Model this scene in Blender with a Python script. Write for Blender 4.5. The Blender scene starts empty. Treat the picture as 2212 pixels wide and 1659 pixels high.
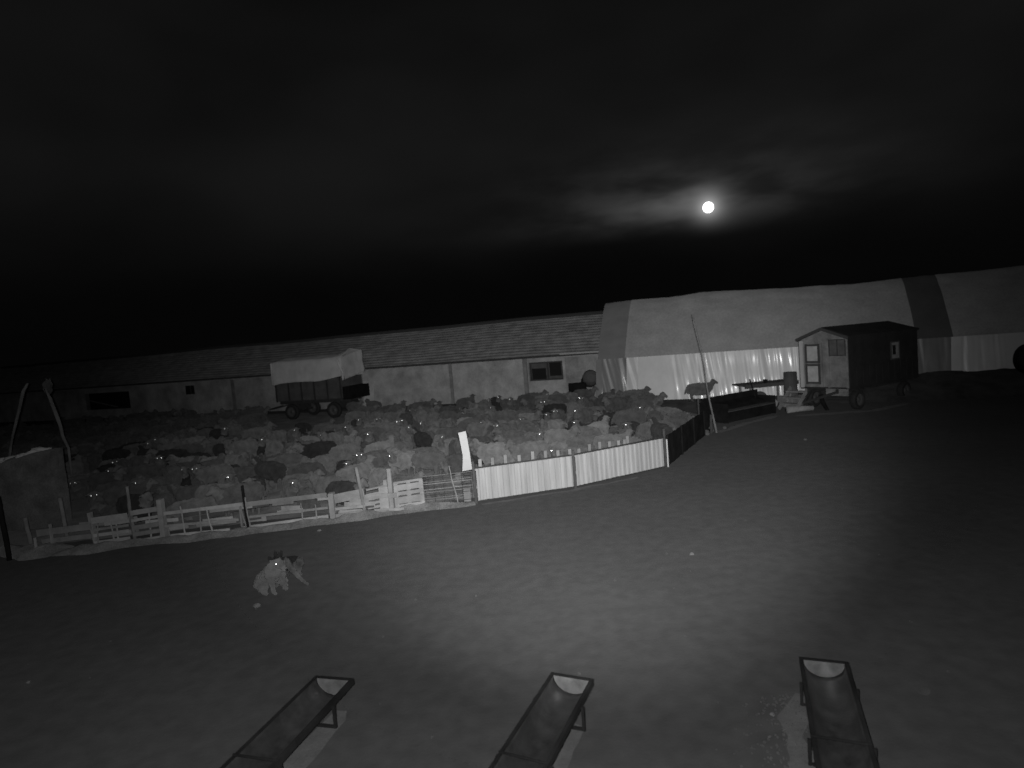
import bpy, bmesh, math, random
from mathutils import Vector, Matrix, noise, Quaternion
R = math.radians
rnd = random.Random(7)
scene = bpy.context.scene
COL = scene.collection

# ------------------------------------------------------------------ camera
PX = 1318.0 / 2212.0                       # focal length over image width
cam_d = bpy.data.cameras.new('camera')
cam = bpy.data.objects.new('camera', cam_d)
COL.objects.link(cam)
cam_d.sensor_width = 36.0
cam_d.lens = 36.0 * PX
cam_d.clip_start = 0.05
cam_d.clip_end = 4000
pitch, roll = math.atan(95 / 1318.0), R(4.6)
fwd = Vector((0, math.cos(pitch), -math.sin(pitch)))
r0 = Vector((1, 0, 0)); u0 = r0.cross(fwd)
rt = math.cos(roll) * r0 - math.sin(roll) * u0
up = math.sin(roll) * r0 + math.cos(roll) * u0
m3 = Matrix((rt, up, -fwd)).transposed()
cam.matrix_world = Matrix.Translation((0, 0, 3.6)) @ m3.to_4x4()
scene.camera = cam
cam_d.dof.use_dof = True                    # cheap fixed-focus lens
cam_d.dof.focus_distance = 10.0
cam_d.dof.aperture_fstop = 1.0

# ------------------------------------------------------------------ night sky
MOON = Vector((0.31559, 0.93271, 0.17451)).normalized()
world = bpy.data.worlds.new('World'); scene.world = world
world.use_nodes = True
nt = world.node_tree; nt.nodes.clear()
def wn(t, **k):
    n = nt.nodes.new(t)
    for a, b in k.items(): setattr(n, a, b)
    return n
def mth(tree, op, a, b=None, c=None, clamp=False):
    n = tree.nodes.new('ShaderNodeMath'); n.operation = op; n.use_clamp = clamp
    for i, v in enumerate((a, b, c)):
        if v is None: continue
        if isinstance(v, (int, float)): n.inputs[i].default_value = v
        else: tree.links.new(v, n.inputs[i])
    return n.outputs[0]
def vmth(tree, op, a, b=None):
    n = tree.nodes.new('ShaderNodeVectorMath'); n.operation = op
    for i, v in enumerate((a, b)):
        if v is None: continue
        if isinstance(v, (tuple, Vector)): n.inputs[i].default_value = v
        else: tree.links.new(v, n.inputs[i])
    return n
def maprange(tree, v, a, b, c, d, smooth=True):
    n = tree.nodes.new('ShaderNodeMapRange')
    n.interpolation_type = 'SMOOTHSTEP' if smooth else 'LINEAR'
    tree.links.new(v, n.inputs[0])
    for i, x in enumerate((a, b, c, d)): n.inputs[i + 1].default_value = x
    return n.outputs[0]
tc = wn('ShaderNodeTexCoord')
dirv = tc.outputs['Generated']
sep = wn('ShaderNodeSeparateXYZ'); nt.links.new(dirv, sep.inputs[0])
st = vmth(nt, 'MULTIPLY', dirv, (1.5, 1.5, 3.2)).outputs[0]
n1 = wn('ShaderNodeTexNoise'); n1.inputs['Scale'].default_value = 1.3
n1.inputs['Detail'].default_value = 3; n1.inputs['Roughness'].default_value = 0.5
n1.inputs['Distortion'].default_value = 0.1
nt.links.new(st, n1.inputs['Vector'])
cloud = maprange(nt, n1.outputs[0], 0.25, 0.75, 0.45, 1.0)
wob = mth(nt, 'MULTIPLY_ADD', n1.outputs[0], 0.06, sep.outputs[2])
elev = maprange(nt, wob, 0.11, 0.33, 0.22, 1.0)
low = maprange(nt, wob, 0.160, 0.205, 0.0, 1.0)
dv = vmth(nt, 'SUBTRACT', dirv, MOON)
dist = vmth(nt, 'LENGTH', dv.outputs[0]).outputs['Value']
dvq = vmth(nt, 'SUBTRACT', dirv, MOON + Vector((-0.045, 0, 0.012)))
dvs = vmth(nt, 'MULTIPLY', dvq.outputs[0], (0.62, 0.62, 2.0))
dist2 = vmth(nt, 'LENGTH', dvs.outputs[0]).outputs['Value']
broad = mth(nt, 'EXPONENT', mth(nt, 'MULTIPLY', dist2, -2.3))
g1 = mth(nt, 'MULTIPLY', mth(nt, 'EXPONENT', mth(nt, 'MULTIPLY', dist2, -20.0)), 0.085)
g2 = mth(nt, 'MULTIPLY', mth(nt, 'EXPONENT', mth(nt, 'MULTIPLY', dist, -95.0)), 0.6)
n2 = wn('ShaderNodeTexNoise'); n2.inputs['Scale'].default_value = 6.5
n2.inputs['Detail'].default_value = 3; n2.inputs['Distortion'].default_value = 0.15
st2 = vmth(nt, 'MULTIPLY', dirv, (1.3, 1.3, 4.0)).outputs[0]
nt.links.new(st2, n2.inputs['Vector'])
cl2 = maprange(nt, n2.outputs[0], 0.28, 0.72, 0.2, 1.2)
glow = mth(nt, 'MULTIPLY', mth(nt, 'ADD', mth(nt, 'MULTIPLY', g1, cl2), g2), low)
base = mth(nt, 'MULTIPLY', mth(nt, 'MULTIPLY', cloud, elev), mth(nt, 'MULTIPLY_ADD', broad, 0.0075, 0.0042))
tot = mth(nt, 'ADD', mth(nt, 'ADD', base, 0.0006), glow)
bg = wn('ShaderNodeBackground'); bg.inputs[0].default_value = (1, 1, 1, 1)
nt.links.new(tot, bg.inputs[1])
wo = wn('ShaderNodeOutputWorld'); nt.links.new(bg.outputs[0], wo.inputs[0])

# moonlight (very faint) and the infra-red lamps beside the camera that light the yard
def lamp(name, kind, loc, energy, target=None, **k):
    l = bpy.data.lights.new(name, kind); l.energy = energy; l.color = (1, 1, 1)
    for a, b in k.items(): setattr(l, a, b)
    o = bpy.data.objects.new(name, l); COL.objects.link(o); o.location = loc
    if target is not None:
        o.rotation_euler = (Vector(target) - Vector(loc)).to_track_quat('-Z', 'Y').to_euler()
    return o
lamp('moonlight', 'SUN', (0, 0, 50), 0.012, target=Vector((0, 0, 50)) - MOON * 10, angle=R(0.5))
lamp('infrared_spot', 'SPOT', (0.10, 0.0, 3.66), 3300, target=(2.95, 24.2, 0.1), spot_size=R(54), spot_blend=0.6, shadow_soft_size=0.03)
o = lamp('infrared_wide', 'SPOT', (0.04, 0.0, 3.70), 8500, target=(1.0, 29.0, 3.4), spot_size=R(66), spot_blend=1.0, shadow_soft_size=0.03)
o.scale = (1.24, 1, 1)                                 # this lamp's lens spreads its beam sideways
lamp('infrared_flood', 'SPOT', (-0.10, 0.0, 3.66), 2300, target=(-0.5, 16.0, 0.0), spot_size=R(150), spot_blend=1.0, shadow_soft_size=0.03)

vs = scene.view_settings
vs.view_transform = 'Standard'; vs.look = 'None'; vs.exposure = 0; vs.gamma = 1; vs.use_curve_mapping = False
scene.display_settings.display_device = 'sRGB'

# ------------------------------------------------------------------ helpers
def mat(name, col, rough=0.9, var=0.0, scale=4.0, bump=0.0, bscale=30.0, metal=0.0, spec=0.3, stretch=None, objcol=False, rand=0.0, coat=0.0, fine=0.0):
    m = bpy.data.materials.new(name); m.use_nodes = True
    t = m.node_tree; b = t.nodes['Principled BSDF']
    b.inputs['Roughness'].default_value = rough
    b.inputs['Metallic'].default_value = metal
    b.inputs['Specular IOR Level'].default_value = spec
    b.inputs['Coat Weight'].default_value = coat
    b.inputs['Coat Roughness'].default_value = 0.12
    b.inputs['Diffuse Roughness'].default_value = 1.0 if rough > 0.9 else 0.3
    tcn = t.nodes.new('ShaderNodeTexCoord'); vec = tcn.outputs['Object']
    if stretch: vec = vmth(t, 'MULTIPLY', vec, stretch).outputs[0]
    val = None
    if objcol:
        oi = t.nodes.new('ShaderNodeObjectInfo')
        rgb = t.nodes.new('ShaderNodeSeparateColor'); t.links.new(oi.outputs['Color'], rgb.inputs[0])
        val = rgb.outputs[0]
    else:
        v = t.nodes.new('ShaderNodeValue'); v.outputs[0].default_value = col; val = v.outputs[0]
    if rand:
        oi = t.nodes.new('ShaderNodeObjectInfo')
        val = mth(t, 'MULTIPLY', val, mth(t, 'MULTIPLY_ADD', oi.outputs['Random'], 2 * rand, 1 - rand))
    if var:
        n = t.nodes.new('ShaderNodeTexNoise'); n.inputs['Scale'].default_value = scale
        n.inputs['Detail'].default_value = 6; n.inputs['Roughness'].default_value = 0.62
        t.links.new(vec, n.inputs['Vector'])
        f = maprange(t, n.outputs[0], 0.3, 0.7, 1 - var, 1 + var, False)
        val = mth(t, 'MULTIPLY', val, f)
    if fine:
        n = t.nodes.new('ShaderNodeTexNoise'); n.inputs['Scale'].default_value = scale * 14
        n.inputs['Detail'].default_value = 3
        t.links.new(vec, n.inputs['Vector'])
        val = mth(t, 'MULTIPLY', val, maprange(t, n.outputs[0], 0.3, 0.7, 1 - fine, 1 + fine, False))
    cc = t.nodes.new('ShaderNodeCombineColor')
    for i in range(3): t.links.new(val, cc.inputs[i])
    t.links.new(cc.outputs[0], b.inputs['Base Color'])
    if bump:
        n = t.nodes.new('ShaderNodeTexNoise'); n.inputs['Scale'].default_value = bscale
        n.inputs['Detail'].default_value = 5
        t.links.new(vec, n.inputs['Vector'])
        bp = t.nodes.new('ShaderNodeBump'); bp.inputs['Strength'].default_value = bump
        bp.inputs['Distance'].default_value = 0.03
        t.links.new(n.outputs[0], bp.inputs['Height']); t.links.new(bp.outputs[0], b.inputs['Normal'])
    return m

M = dict(
    soil=mat('trodden_soil', 0.026, 0.95, 0.12, 0.35, 0.25, 30.0, spec=0.1, fine=0.14),
    pen=mat('pen_mud', 0.085, 0.95, 0.4, 1.2, 0.8, 14.0, spec=0.1),
    heap=mat('dark_manure', 0.035, 0.95, 0.4, 1.5, 0.9, 10.0, spec=0.1),
    litter=mat('pale_litter', 0.11, 0.95, 0.4, 3.0, 0.9, 30.0, spec=0.1, fine=0.25),
    groundpale=mat('pale_ground', 0.042, 0.95, 0.2, 5.0, 0.35, 26.0, spec=0.1, fine=0.12),
    sheet=mat('weathered_white_steel', 0.28, 0.6, 0.25, 2.0, 0.1, 20, spec=0.4, stretch=(3, 3, 0.25), rand=0.06),
    darksteel=mat('dark_steel', 0.03, 0.6, 0.3, 8, 0.2, 40, spec=0.4),
    wood=mat('grey_wood', 0.19, 0.85, 0.3, 3.0, 0.5, 22, stretch=(1, 1, 1), rand=0.3),
    woodpale=mat('pale_wood', 0.20, 0.85, 0.25, 4.0, 0.4, 22, rand=0.15),
    wooddark=mat('dark_wood', 0.05, 0.85, 0.3, 4.0, 0.4, 22),
    twig=mat('bleached_pole', 0.15, 0.85, 0.4, 2.0, 0.6, 18),
    tarpend=mat('faded_tarpaulin', 0.20, 0.8, 0.15, 0.8, 0.4, 6, spec=0.25),
    rubber=mat('black_rubber', 0.010, 0.85, 0.4, 3.0, 0.4, 12, spec=0.08),
    plaster=mat('old_plaster', 0.34, 0.9, 0.38, 0.9, 0.5, 8, fine=0.12),
    plaster2=mat('darker_plaster', 0.28, 0.9, 0.42, 0.7, 0.5, 8, fine=0.12),
    hole=mat('dark_interior', 0.012, 0.9),
    frame=mat('dark_frame', 0.05, 0.8),
    tile=mat('roof_tile', 0.27, 0.85, 0.35, 1.6, 0.5, 20, rand=0.2),
    tarp=mat('stack_tarpaulin', 0.34, 0.75, 0.14, 0.8, 0.5, 6, spec=0.3, fine=0.10),
    tarpdark=mat('dark_tarpaulin', 0.10, 0.8, 0.15, 0.8, 0.4, 6, spec=0.25),
    film=mat('plastic_film', 0.56, 0.42, 0.10, 0.8, 0.12, 5, spec=0.5, coat=0.12),
    filmdark=mat('thin_grey_film', 0.17, 0.42, 0.12, 0.8, 0.12, 5, spec=0.5, coat=0.12),
    canvas=mat('wagon_canvas', 0.42, 0.85, 0.16, 1.2, 0.5, 5),
    wagon=mat('dark_wagon_side', 0.065, 0.7, 0.35, 1.5, 0.3, 12, stretch=(1, 1, 1)),
    tyre=mat('tyre_rubber', 0.02, 0.8, 0.2, 5, 0.2, 30),
    rim=mat('dull_rim', 0.06, 0.6, 0.2, 5),
    hutfront=mat('hut_front_paint', 0.165, 0.7, 0.4, 2.2, 0.3, 10, fine=0.2),
    hutside=mat('hut_dark_side', 0.02, 0.8, 0.3, 2.0, 0.3, 10),
    glass=mat('dusty_glass', 0.10, 0.12, 0.3, 3, spec=0.5),
    glasspale=mat('papered_glass', 0.36, 0.4, 0.2, 5, spec=0.4),
    curtain=mat('curtain', 0.20, 0.9, 0.2, 8),
    board=mat('white_board', 0.38, 0.7, 0.06, 5.0, 0.1, 10),
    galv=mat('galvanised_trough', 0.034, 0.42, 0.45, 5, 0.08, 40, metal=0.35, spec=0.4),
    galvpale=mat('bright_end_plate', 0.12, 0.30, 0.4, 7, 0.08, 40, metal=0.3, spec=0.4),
    concrete=mat('pale_block', 0.40, 0.9, 0.2, 3, 0.4, 15),
    stone=mat('pale_stone', 0.09, 0.9, 0.2, 12, 0.4, 30),
    bale=mat('wrapped_bale', 0.022, 0.6, 0.2, 3, 0.3, 8),
    hay=mat('hay_stack', 0.085, 0.95, 0.4, 2.2, 1.0, 14, fine=0.2),
    wool=mat('sheep_wool', 0.2, 0.95, 0.3, 5.0, 0.8, 26, spec=0.1, objcol=True),
    face=mat('sheep_face', 0.10, 0.8, 0.3, 9.0, 0.2, 40, spec=0.2),
    furpale=mat('pale_dog_fur', 0.080, 0.95, 0.3, 7.0, 0.9, 45, spec=0.1),
    furgrey=mat('mixed_dog_fur', 0.062, 0.95, 0.55, 4.5, 0.9, 45, spec=0.1),
    furdark=mat('dark_dog_fur', 0.015, 0.95, 0.3, 6.0, 0.9, 45, spec=0.1),
    eye=mat('eye_shine', 0.9, 0.26, metal=1.0),
)
mm = bpy.data.materials.new('moon_light'); mm.use_nodes = True
mm.node_tree.nodes['Principled BSDF'].inputs['Base Color'].default_value = (0.5, 0.5, 0.5, 1)
mm.node_tree.nodes['Principled BSDF'].inputs['Emission Color'].default_value = (1, 1, 1, 1)
mm.node_tree.nodes['Principled BSDF'].inputs['Emission Strength'].default_value = 6.0

b_ = M['soil'].node_tree.nodes['Principled BSDF']          # dusty crumbs catch light at grazing angles
b_.inputs['Sheen Weight'].default_value = 0.02; b_.inputs['Sheen Roughness'].default_value = 0.6
for k_ in ('groundpale', 'litter', 'pen'):
    q_ = M[k_].node_tree.nodes['Principled BSDF']; q_.inputs['Sheen Weight'].default_value = 0.02; q_.inputs['Sheen Roughness'].default_value = 0.6

def link(name, me, m, parent=None, smooth=False):
    o = bpy.data.objects.new(name, me); COL.objects.link(o)
    for x in (m if isinstance(m, (list, tuple)) else [m]):
        if x is not None: me.materials.append(x)
    if smooth:
        me.polygons.foreach_set('use_smooth', [True] * len(me.polygons))
    if parent: o.parent = parent
    return o
def fin(name, bm, m, parent=None, smooth=False, world=True):
    """turn a bmesh into ONE object; with world=True its coordinates are world ones and are moved under its parent"""
    if parent is not None and world:
        q = parent
        mw = Matrix.Identity(4)
        while q is not None:
            mw = Matrix.LocRotScale(q.location, q.rotation_euler, q.scale) @ mw
            q = q.parent
        bm.transform(mw.inverted())
    bmesh.ops.recalc_face_normals(bm, faces=bm.faces[:])
    me = bpy.data.meshes.new(name); bm.to_mesh(me); bm.free()
    return link(name, me, m, parent, smooth)
def thing(name, loc, label, cat, rz=0.0, group=None):
    o = bpy.data.objects.new(name, None); COL.objects.link(o)
    o.empty_display_size = 0.2
    o.location = loc; o.rotation_euler = (0, 0, rz)
    tag(o, label, cat, group)
    return o
def tag(o, label=None, cat=None, group=None, kind=None):
    if label: o['label'] = label
    if cat: o['category'] = cat
    if group: o['group'] = group
    if kind: o['kind'] = kind
    return o
def B(): return bmesh.new()
def box(bm, c, s, rot=None, bev=0.0):
    g = bmesh.ops.create_cube(bm, size=1.0)
    mt = Matrix.Translation(c) @ (rot.to_4x4() if rot else Matrix.Identity(4)) @ Matrix.Diagonal((s[0], s[1], s[2], 1))
    bmesh.ops.transform(bm, matrix=mt, verts=g['verts'])
    if bev:
        es = {e for v in g['verts'] for e in v.link_edges}
        bmesh.ops.bevel(bm, geom=list(es), offset=bev, segments=1, affect='EDGES')
    return bm
def bx(c, s, rot=None, bev=0.0): return box(B(), c, s, rot, bev)
def rz(a): return Matrix.Rotation(a, 3, 'Z')
def tube(bm, pts, radii, n=8, cap=True):
    pts = [Vector(p) for p in pts]
    if not isinstance(radii, (list, tuple)): radii = [radii] * len(pts)
    rings = []
    for i, p in enumerate(pts):
        d = (pts[min(i + 1, len(pts) - 1)] - pts[max(i - 1, 0)]).normalized()
        a = d.orthogonal().normalized() if abs(d.z) < 0.99 else Vector((1, 0, 0))
        a = (Vector((0, 0, 1)).cross(d)).normalized() if abs(d.z) < 0.95 else Vector((1, 0, 0))
        b = d.cross(a).normalized()
        rings.append([bm.verts.new(p + radii[i] * (math.cos(t) * a + math.sin(t) * b)) for t in [2 * math.pi * k / n for k in range(n)]])
    for i in range(len(rings) - 1):
        for k in range(n):
            bm.faces.new((rings[i][k], rings[i][(k + 1) % n], rings[i + 1][(k + 1) % n], rings[i + 1][k]))
    if cap:
        bm.faces.new(rings[0][::-1]); bm.faces.new(rings[-1])
    return bm
def beam(bm, p0, p1, w, h):
    """rectangular bar from p0 to p1"""
    p0, p1 = Vector(p0), Vector(p1); d = p1 - p0; L = d.length; d.normalize()
    q = d.to_track_quat('X', 'Z').to_matrix()
    return box(bm, (p0 + p1) / 2, (L, w, h), q)
def grid(bm, fn, nu, nv):
    vs_ = [[bm.verts.new(fn(i / nu, j / nv)) for i in range(nu + 1)] for j in range(nv + 1)]
    for j in range(nv):
        for i in range(nu):
            bm.faces.new((vs_[j][i], vs_[j][i + 1], vs_[j + 1][i + 1], vs_[j + 1][i]))
    return bm
def solid(bm, th):
    bmesh.ops.recalc_face_normals(bm, faces=bm.faces[:])
    bmesh.ops.solidify(bm, geom=bm.faces[:], thickness=th); return bm
def nz(x, y=0.0, z=0.0): return noise.noise(Vector((x, y, z)))
def crooked(p0, p1, r0_, r1_, n=9, amp=0.06, seed=0.0, sides=7):
    p0, p1 = Vector(p0), Vector(p1); pts = []; rs = []
    for i in range(n + 1):
        t = i / n
        w = math.sin(math.pi * t) ** 0.5 if 0 < t < 1 else 0
        pts.append(p0.lerp(p1, t) + Vector((nz(t * 2.3, seed), nz(t * 2.3, seed + 9), 0)) * amp * 2 * w)
        rs.append(r0_ + (r1_ - r0_) * t)
    return tube(B(), pts, rs, sides)

# ------------------------------------------------------------------ ground
def gh(x, y):
    """ground height"""
    d = math.hypot(x, y)
    h = 0.035 * nz(x * 0.25, y * 0.25, 3.1) + 0.015 * nz(x * 1.1, y * 1.1, 8.0)
    h *= min(1.0, max(0.0, (60 - d) / 30))
    return h
bm = B()
xs = [-1500, -700, -300, -140, -80, -50] + [-36 + i * 0.9 for i in range(81)] + [50, 80, 140, 300, 700, 1500]
ys = [-1500, -600, -200, -60, -20, -8] + [-2 + i * 0.8 for i in range(66)] + [60, 80, 120, 200, 400, 800, 1500]
vv = [[bm.verts.new((x, y, gh(x, y))) for x in xs] for y in ys]
for j in range(len(ys) - 1):
    for i in range(len(xs) - 1):
        bm.faces.new((vv[j][i], vv[j][i + 1], vv[j + 1][i + 1], vv[j + 1][i]))
tag(fin('ground', bm, M['soil'], smooth=True), kind='structure')

def patch(name, outline, m, zoff, rough=0.12, seed=0.0, bulge=0.0, sub=6):
    """irregular thin sheet laid on the ground inside a closed outline (list of xy)"""
    pts = []
    n = len(outline)
    for i in range(n):
        a, b = Vector(outline[i]), Vector(outline[(i + 1) % n])
        k = max(1, int((b - a).length / 0.12))
        for j in range(k):
            p = a.lerp(b, j / k)
            p += Vector((nz(p.x * 2.3, p.y * 2.3, seed), nz(p.x * 2.3, p.y * 2.3, seed + 5))) * rough * 2
            p += Vector((nz(p.x * 7, p.y * 7, seed), nz(p.x * 7, p.y * 7, seed + 5))) * rough
            pts.append(p)
    bm = B()
    f = bm.faces.new([bm.verts.new((p.x, p.y, 0)) for p in pts])
    bmesh.ops.triangulate(bm, faces=[f])
    for v in bm.verts: v.co.z = gh(v.co.x, v.co.y) + zoff
    o = fin(name, bm, m, smooth=True)
    return tag(o, kind='structure')
patch('pen_floor', [(-42, 13.4), (-10, 12.9), (-3, 13.75), (1.2, 14.3), (3.7, 15.6), (6.0, 19.5), (7.5, 24), (5.5, 31), (-28, 45), (-60, 50)], M['pen'], 0.02, 0.06)

def berm(name, pts, width, height, m, seed=0.0):
    """low ragged bank following a line of xy points"""
    P = [Vector(p) for p in pts]
    seg = [(P[i + 1] - P[i]).length for i in range(len(P) - 1)]; L = sum(seg)
    def at(t):
        s = t * L
        for i, l in enumerate(seg):
            if s <= l or i == len(seg) - 1:
                d = (P[i + 1] - P[i]).normalized(); return P[i] + d * s, Vector((-d.y, d.x))
            s -= l
    nu = max(8, int(L / 0.12)); nv = 8
    def fn(u, v):
        p, nrm = at(u)
        w = width * (0.75 + 0.7 * nz(u * L * 0.8, seed)) ; o = (v - 0.5) * w + 0.22 * width * nz(u * L * 1.7, seed + 3)
        q = p + nrm * o
        k = max(0.0, 1 - (2 * v - 1) ** 2)
        e = min(1, min(u, 1 - u) * L / 0.4)
        hgt = height * k * (0.65 + 0.6 * nz(q.x * 3.1, q.y * 3.1, seed)) * e
        return Vector((q.x, q.y, gh(q.x, q.y) + 0.006 + max(0, hgt) - (0.03 if k < 0.01 else 0)))
    return tag(fin(name, grid(B(), fn, nu, nv), m, smooth=True), kind='structure')
berm('straw_litter', [(-9.6, 12.25), (-7.5, 12.45), (-5.5, 12.72), (-3.9, 13.0), (-2.4, 13.45), (-1.05, 13.62)], 0.60, 0.14, M['litter'], 1.0)
berm('straw_litter', [(-0.9, 13.45), (1.2, 14.05), (2.9, 14.85)], 0.22, 0.02, M['groundpale'], 5.0)
berm('straw_litter', [(6.7, 20.0), (8.0, 21.3), (9.8, 22.6)], 0.45, 0.04, M['groundpale'], 9.0)
berm('straw_litter', [(10.3, 22.3), (11.5, 22.0), (13.0, 21.9), (15.0, 23.1)], 0.55, 0.05, M['groundpale'], 12.0)

# dark bank of earth that rises on the right, in front of the covered stack
bm = B()
def fbank(u, v):
    x = 12.8 + 24 * u; y0 = 26.7 - 0.30 * (x - 12.8)
    y = y0 + (v - 0.5) * 5.0
    k = max(0.0, 1 - abs(2 * v - 1) ** 1.8)
    h = min(1, 0.5 + u / 0.3) * min(1, u / .04) * (0.70 + 0.30 * u + 0.22 * nz(x * 0.7, y * 0.5) + 0.06 * nz(x * 2.6, y * 2.6)) * k
    return Vector((x, y, max(-0.05, h) + 0.01 if k > 0 else -0.06))
tag(fin('earth_bank', grid(bm, fbank, 90, 18), M['heap'], smooth=True), kind='structure')

# ------------------------------------------------------------------ moon
bm = B(); bmesh.ops.create_uvsphere(bm, u_segments=48, v_segments=24, radius=13.0)
o = fin('moon', bm, mm, smooth=True); o.location = Vector((0, 0, 3.6)) + MOON * 1700
tag(o, 'round white full moon glowing through thin cloud above the covered stack', 'moon')

# ------------------------------------------------------------------ long barn behind the flock
BA = math.atan2(-13.5, 34.9)
barn = thing('barn', (-38.6, 50.75, 0), 'long low livestock barn with pale plaster wall and dark tiled roof behind the flock', 'barn', BA)
BL = 47.5
def bp(s, y, z): return Vector((s, y, z))
EZ, RZ_ = 2.5, 4.75
wall_open = [(4.2, 9.6, 0.7, 2.02), (15.3, 16.4, 1.5, 2.15), (42.5, 44.55, 1.12, 2.2)]
# the front wall in pieces round its openings
def wallpiece(s0, s1, z0, z1, m, y=0.0, nm='wall'):
    return fin(nm, bx(((s0 + s1) / 2, y + 0.15, (z0 + z1) / 2), (s1 - s0, 0.3, z1 - z0)), m, barn, world=False)
SL = -12.0
cuts = [SL, 4.2, 9.6, 15.3, 16.4, 29.5, 42.5, 44.55, BL]
bm = B(); bm2 = B()
for a, b in zip(cuts[:-1], cuts[1:]):
    op = [w for w in wall_open if abs(w[0] - a) < 1e-6]
    tgt = bm if b <= 29.5 else bm2  # left stretch of the wall takes the darker plaster tone
    zs = [(-0.2, EZ)] if not op else [(0, op[0][2]), (op[0][3], EZ)]
    for z0, z1 in zs: box(tgt, ((a + b) / 2, 0.15, (z0 + z1) / 2), (b - a, 0.3, z1 - z0))
fin('wall', bm, M['plaster2'], barn, world=False)
fin('wall', bm2, M['plaster'], barn, world=False)
fin('end_wall', bx((SL + 0.15, 4.0, 1.25), (0.3, 7.4, 2.5)), M['plaster2'], barn, world=False)
fin('back_wall', bx(((BL + SL) / 2, 7.85, 1.25), (BL - SL, 0.3, 2.5)), M['plaster2'], barn, world=False)
fin('floor', bx(((BL + SL) / 2, 4.0, 0.03), (BL - SL - 0.7, 7.3, 0.06)), M['hole'], barn, world=False)
# far left opening: dark gate with a diagonal brace
w = fin('gate_opening', bx((6.9, 0.60, 1.36), (5.4, 0.04, 1.4)), M['hole'], barn, world=False)
fin('brace', beam(B(), (4.4, 0.10, 1.55), (8.0, 0.10, 0.85), 0.05, 0.06), M['wood'], w, world=False)
w = fin('window', bx((15.85, 0.22, 1.825), (1.1, 0.04, 0.65)), M['hole'], barn, world=False)
fin('window_bar', bx((15.85, 0.16, 1.825), (0.05, 0.05, 0.65)), M['frame'], w, world=False)
w = fin('window', bx((43.525, 0.26, 1.66), (2.05, 0.03, 1.08)), M['glass'], barn, world=False)
bm = B()
for s in (42.55, 43.6, 44.5): box(bm, (s, 0.17, 1.66), (0.08, 0.08, 1.07))
for z in (1.165, 2.155): box(bm, (43.525, 0.168, z), (2.04, 0.08, 0.07))
fin('window_frame', bm, M['wooddark'], w, world=False)
fin('pane', bx((43.05, 0.215, 1.5), (0.85, 0.02, 0.66)), M['hole'], w, world=False)
fin('pane', bx((44.05, 0.215, 1.75), (0.7, 0.02, 0.8)), M['hole'], w, world=False)
fin('sliding_door', bx((46.1, -0.045, 1.2), (2.75, 0.09, 2.36)), M['plaster2'], barn, world=False)
for s, ww, m in ((37.5, 0.16, 'woodpale'), (42.32, 0.22, 'woodpale'), (31.0, 0.18, 'wood'), (20.2, 0.16, 'wood')):
    fin('post', bx((s, -0.12, EZ / 2 - 0.02), (ww, 0.16, EZ - 0.04), bev=0.01), M[m], barn, world=False)
bm = B()
for k in range(90):                                       # crumbling plaster lumps along the wall foot
    s = rnd.uniform(28, 44); z = rnd.uniform(0, 0.5)
    box(bm, (s, -0.01, z), (rnd.uniform(.1, .4), 0.03, rnd.uniform(.05, .2)), Matrix.Rotation(rnd.uniform(-.4, .4), 3, 'Y'))
fin('render_patch', bm, M['plaster'], barn, world=False)['kind'] = 'stuff'
fin('eave_board', bx((18, -0.52, EZ + 0.03), (59.0, 0.035, 0.13)), M['wooddark'], barn, world=False)
fin('gutter', tube(B(), [(44.6, -0.58, EZ + 0.10), (BL + .2, -0.58, EZ + 0.08)], 0.05, 8), M['board'], barn, world=False)
# roof: base slab and overlapping tile courses, each course a part
def roofp(s, t, up=0.0):                                   # t: 0 eave .. 1 ridge on the front slope
    y = -0.5 + 4.5 * t; z = EZ + (RZ_ - EZ) * t
    sag = 0.10 * nz(s * 0.11, 2.0) + 0.03 * nz(s * 0.5, t * 3)
    return Vector((s, y - 0.45 * up, z + sag + up))
bm = grid(B(), lambda u, v: roofp(-12.4 + (BL + 12.8) * u, v), 60, 2); solid(bm, 0.08)
fin('roof', bm, M['tile'], barn, world=False)
NC = 14
for c in range(NC):
    t0, t1 = c / NC, (c + 1.22) / NC
    def fc(u, v, t0=t0, t1=t1, c=c):
        s = -12.4 + (BL + 12.8) * u
        wv = 0.008 * abs(math.sin(s * math.pi / 0.42))
        jit = 0.012 * nz(s * 1.3, c * 3.3)
        return roofp(s, min(1.0, t0 + (t1 - t0) * v) + jit * 0.25, 0.16 - 0.14 * v + wv + jit)
    fin('tile_course', grid(B(), fc, 560, 1), M['tile'], barn, world=False, smooth=False)
bm = grid(B(), lambda u, v: Vector((-12.4 + (BL + 12.8) * u, 4.02 + 4.4 * v, RZ_ - (RZ_ - EZ) * v + 0.10 * nz((-12.4 + (BL + 12.8) * u) * 0.11, 2.0))), 60, 2)
solid(bm, 0.08); fin('roof', bm, M['tile'], barn, world=False)
fin('ridge_cap', tube(B(), [roofp(-12.5 + i * (BL + 13) / 60, 1.0, 0.08) + Vector((0, 0.04, 0)) for i in range(61)], 0.12, 8), M['frame'], barn, world=False)
for s in (SL + 0.1, BL - 0.1):                                  # gable triangles
    bm = B(); f = bm.faces.new([bm.verts.new(p) for p in ((s, 0.02, EZ), (s, 7.98, EZ), (s, 4, RZ_ - 0.1))])
    r_ = bmesh.ops.extrude_face_region(bm, geom=[f]); bmesh.ops.translate(bm, vec=(0.2 if s < 1 else -0.2, 0, 0), verts=[v for v in r_['geom'] if isinstance(v, bmesh.types.BMVert)])
    fin('gable', bm, M['plaster2'], barn, world=False)

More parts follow.
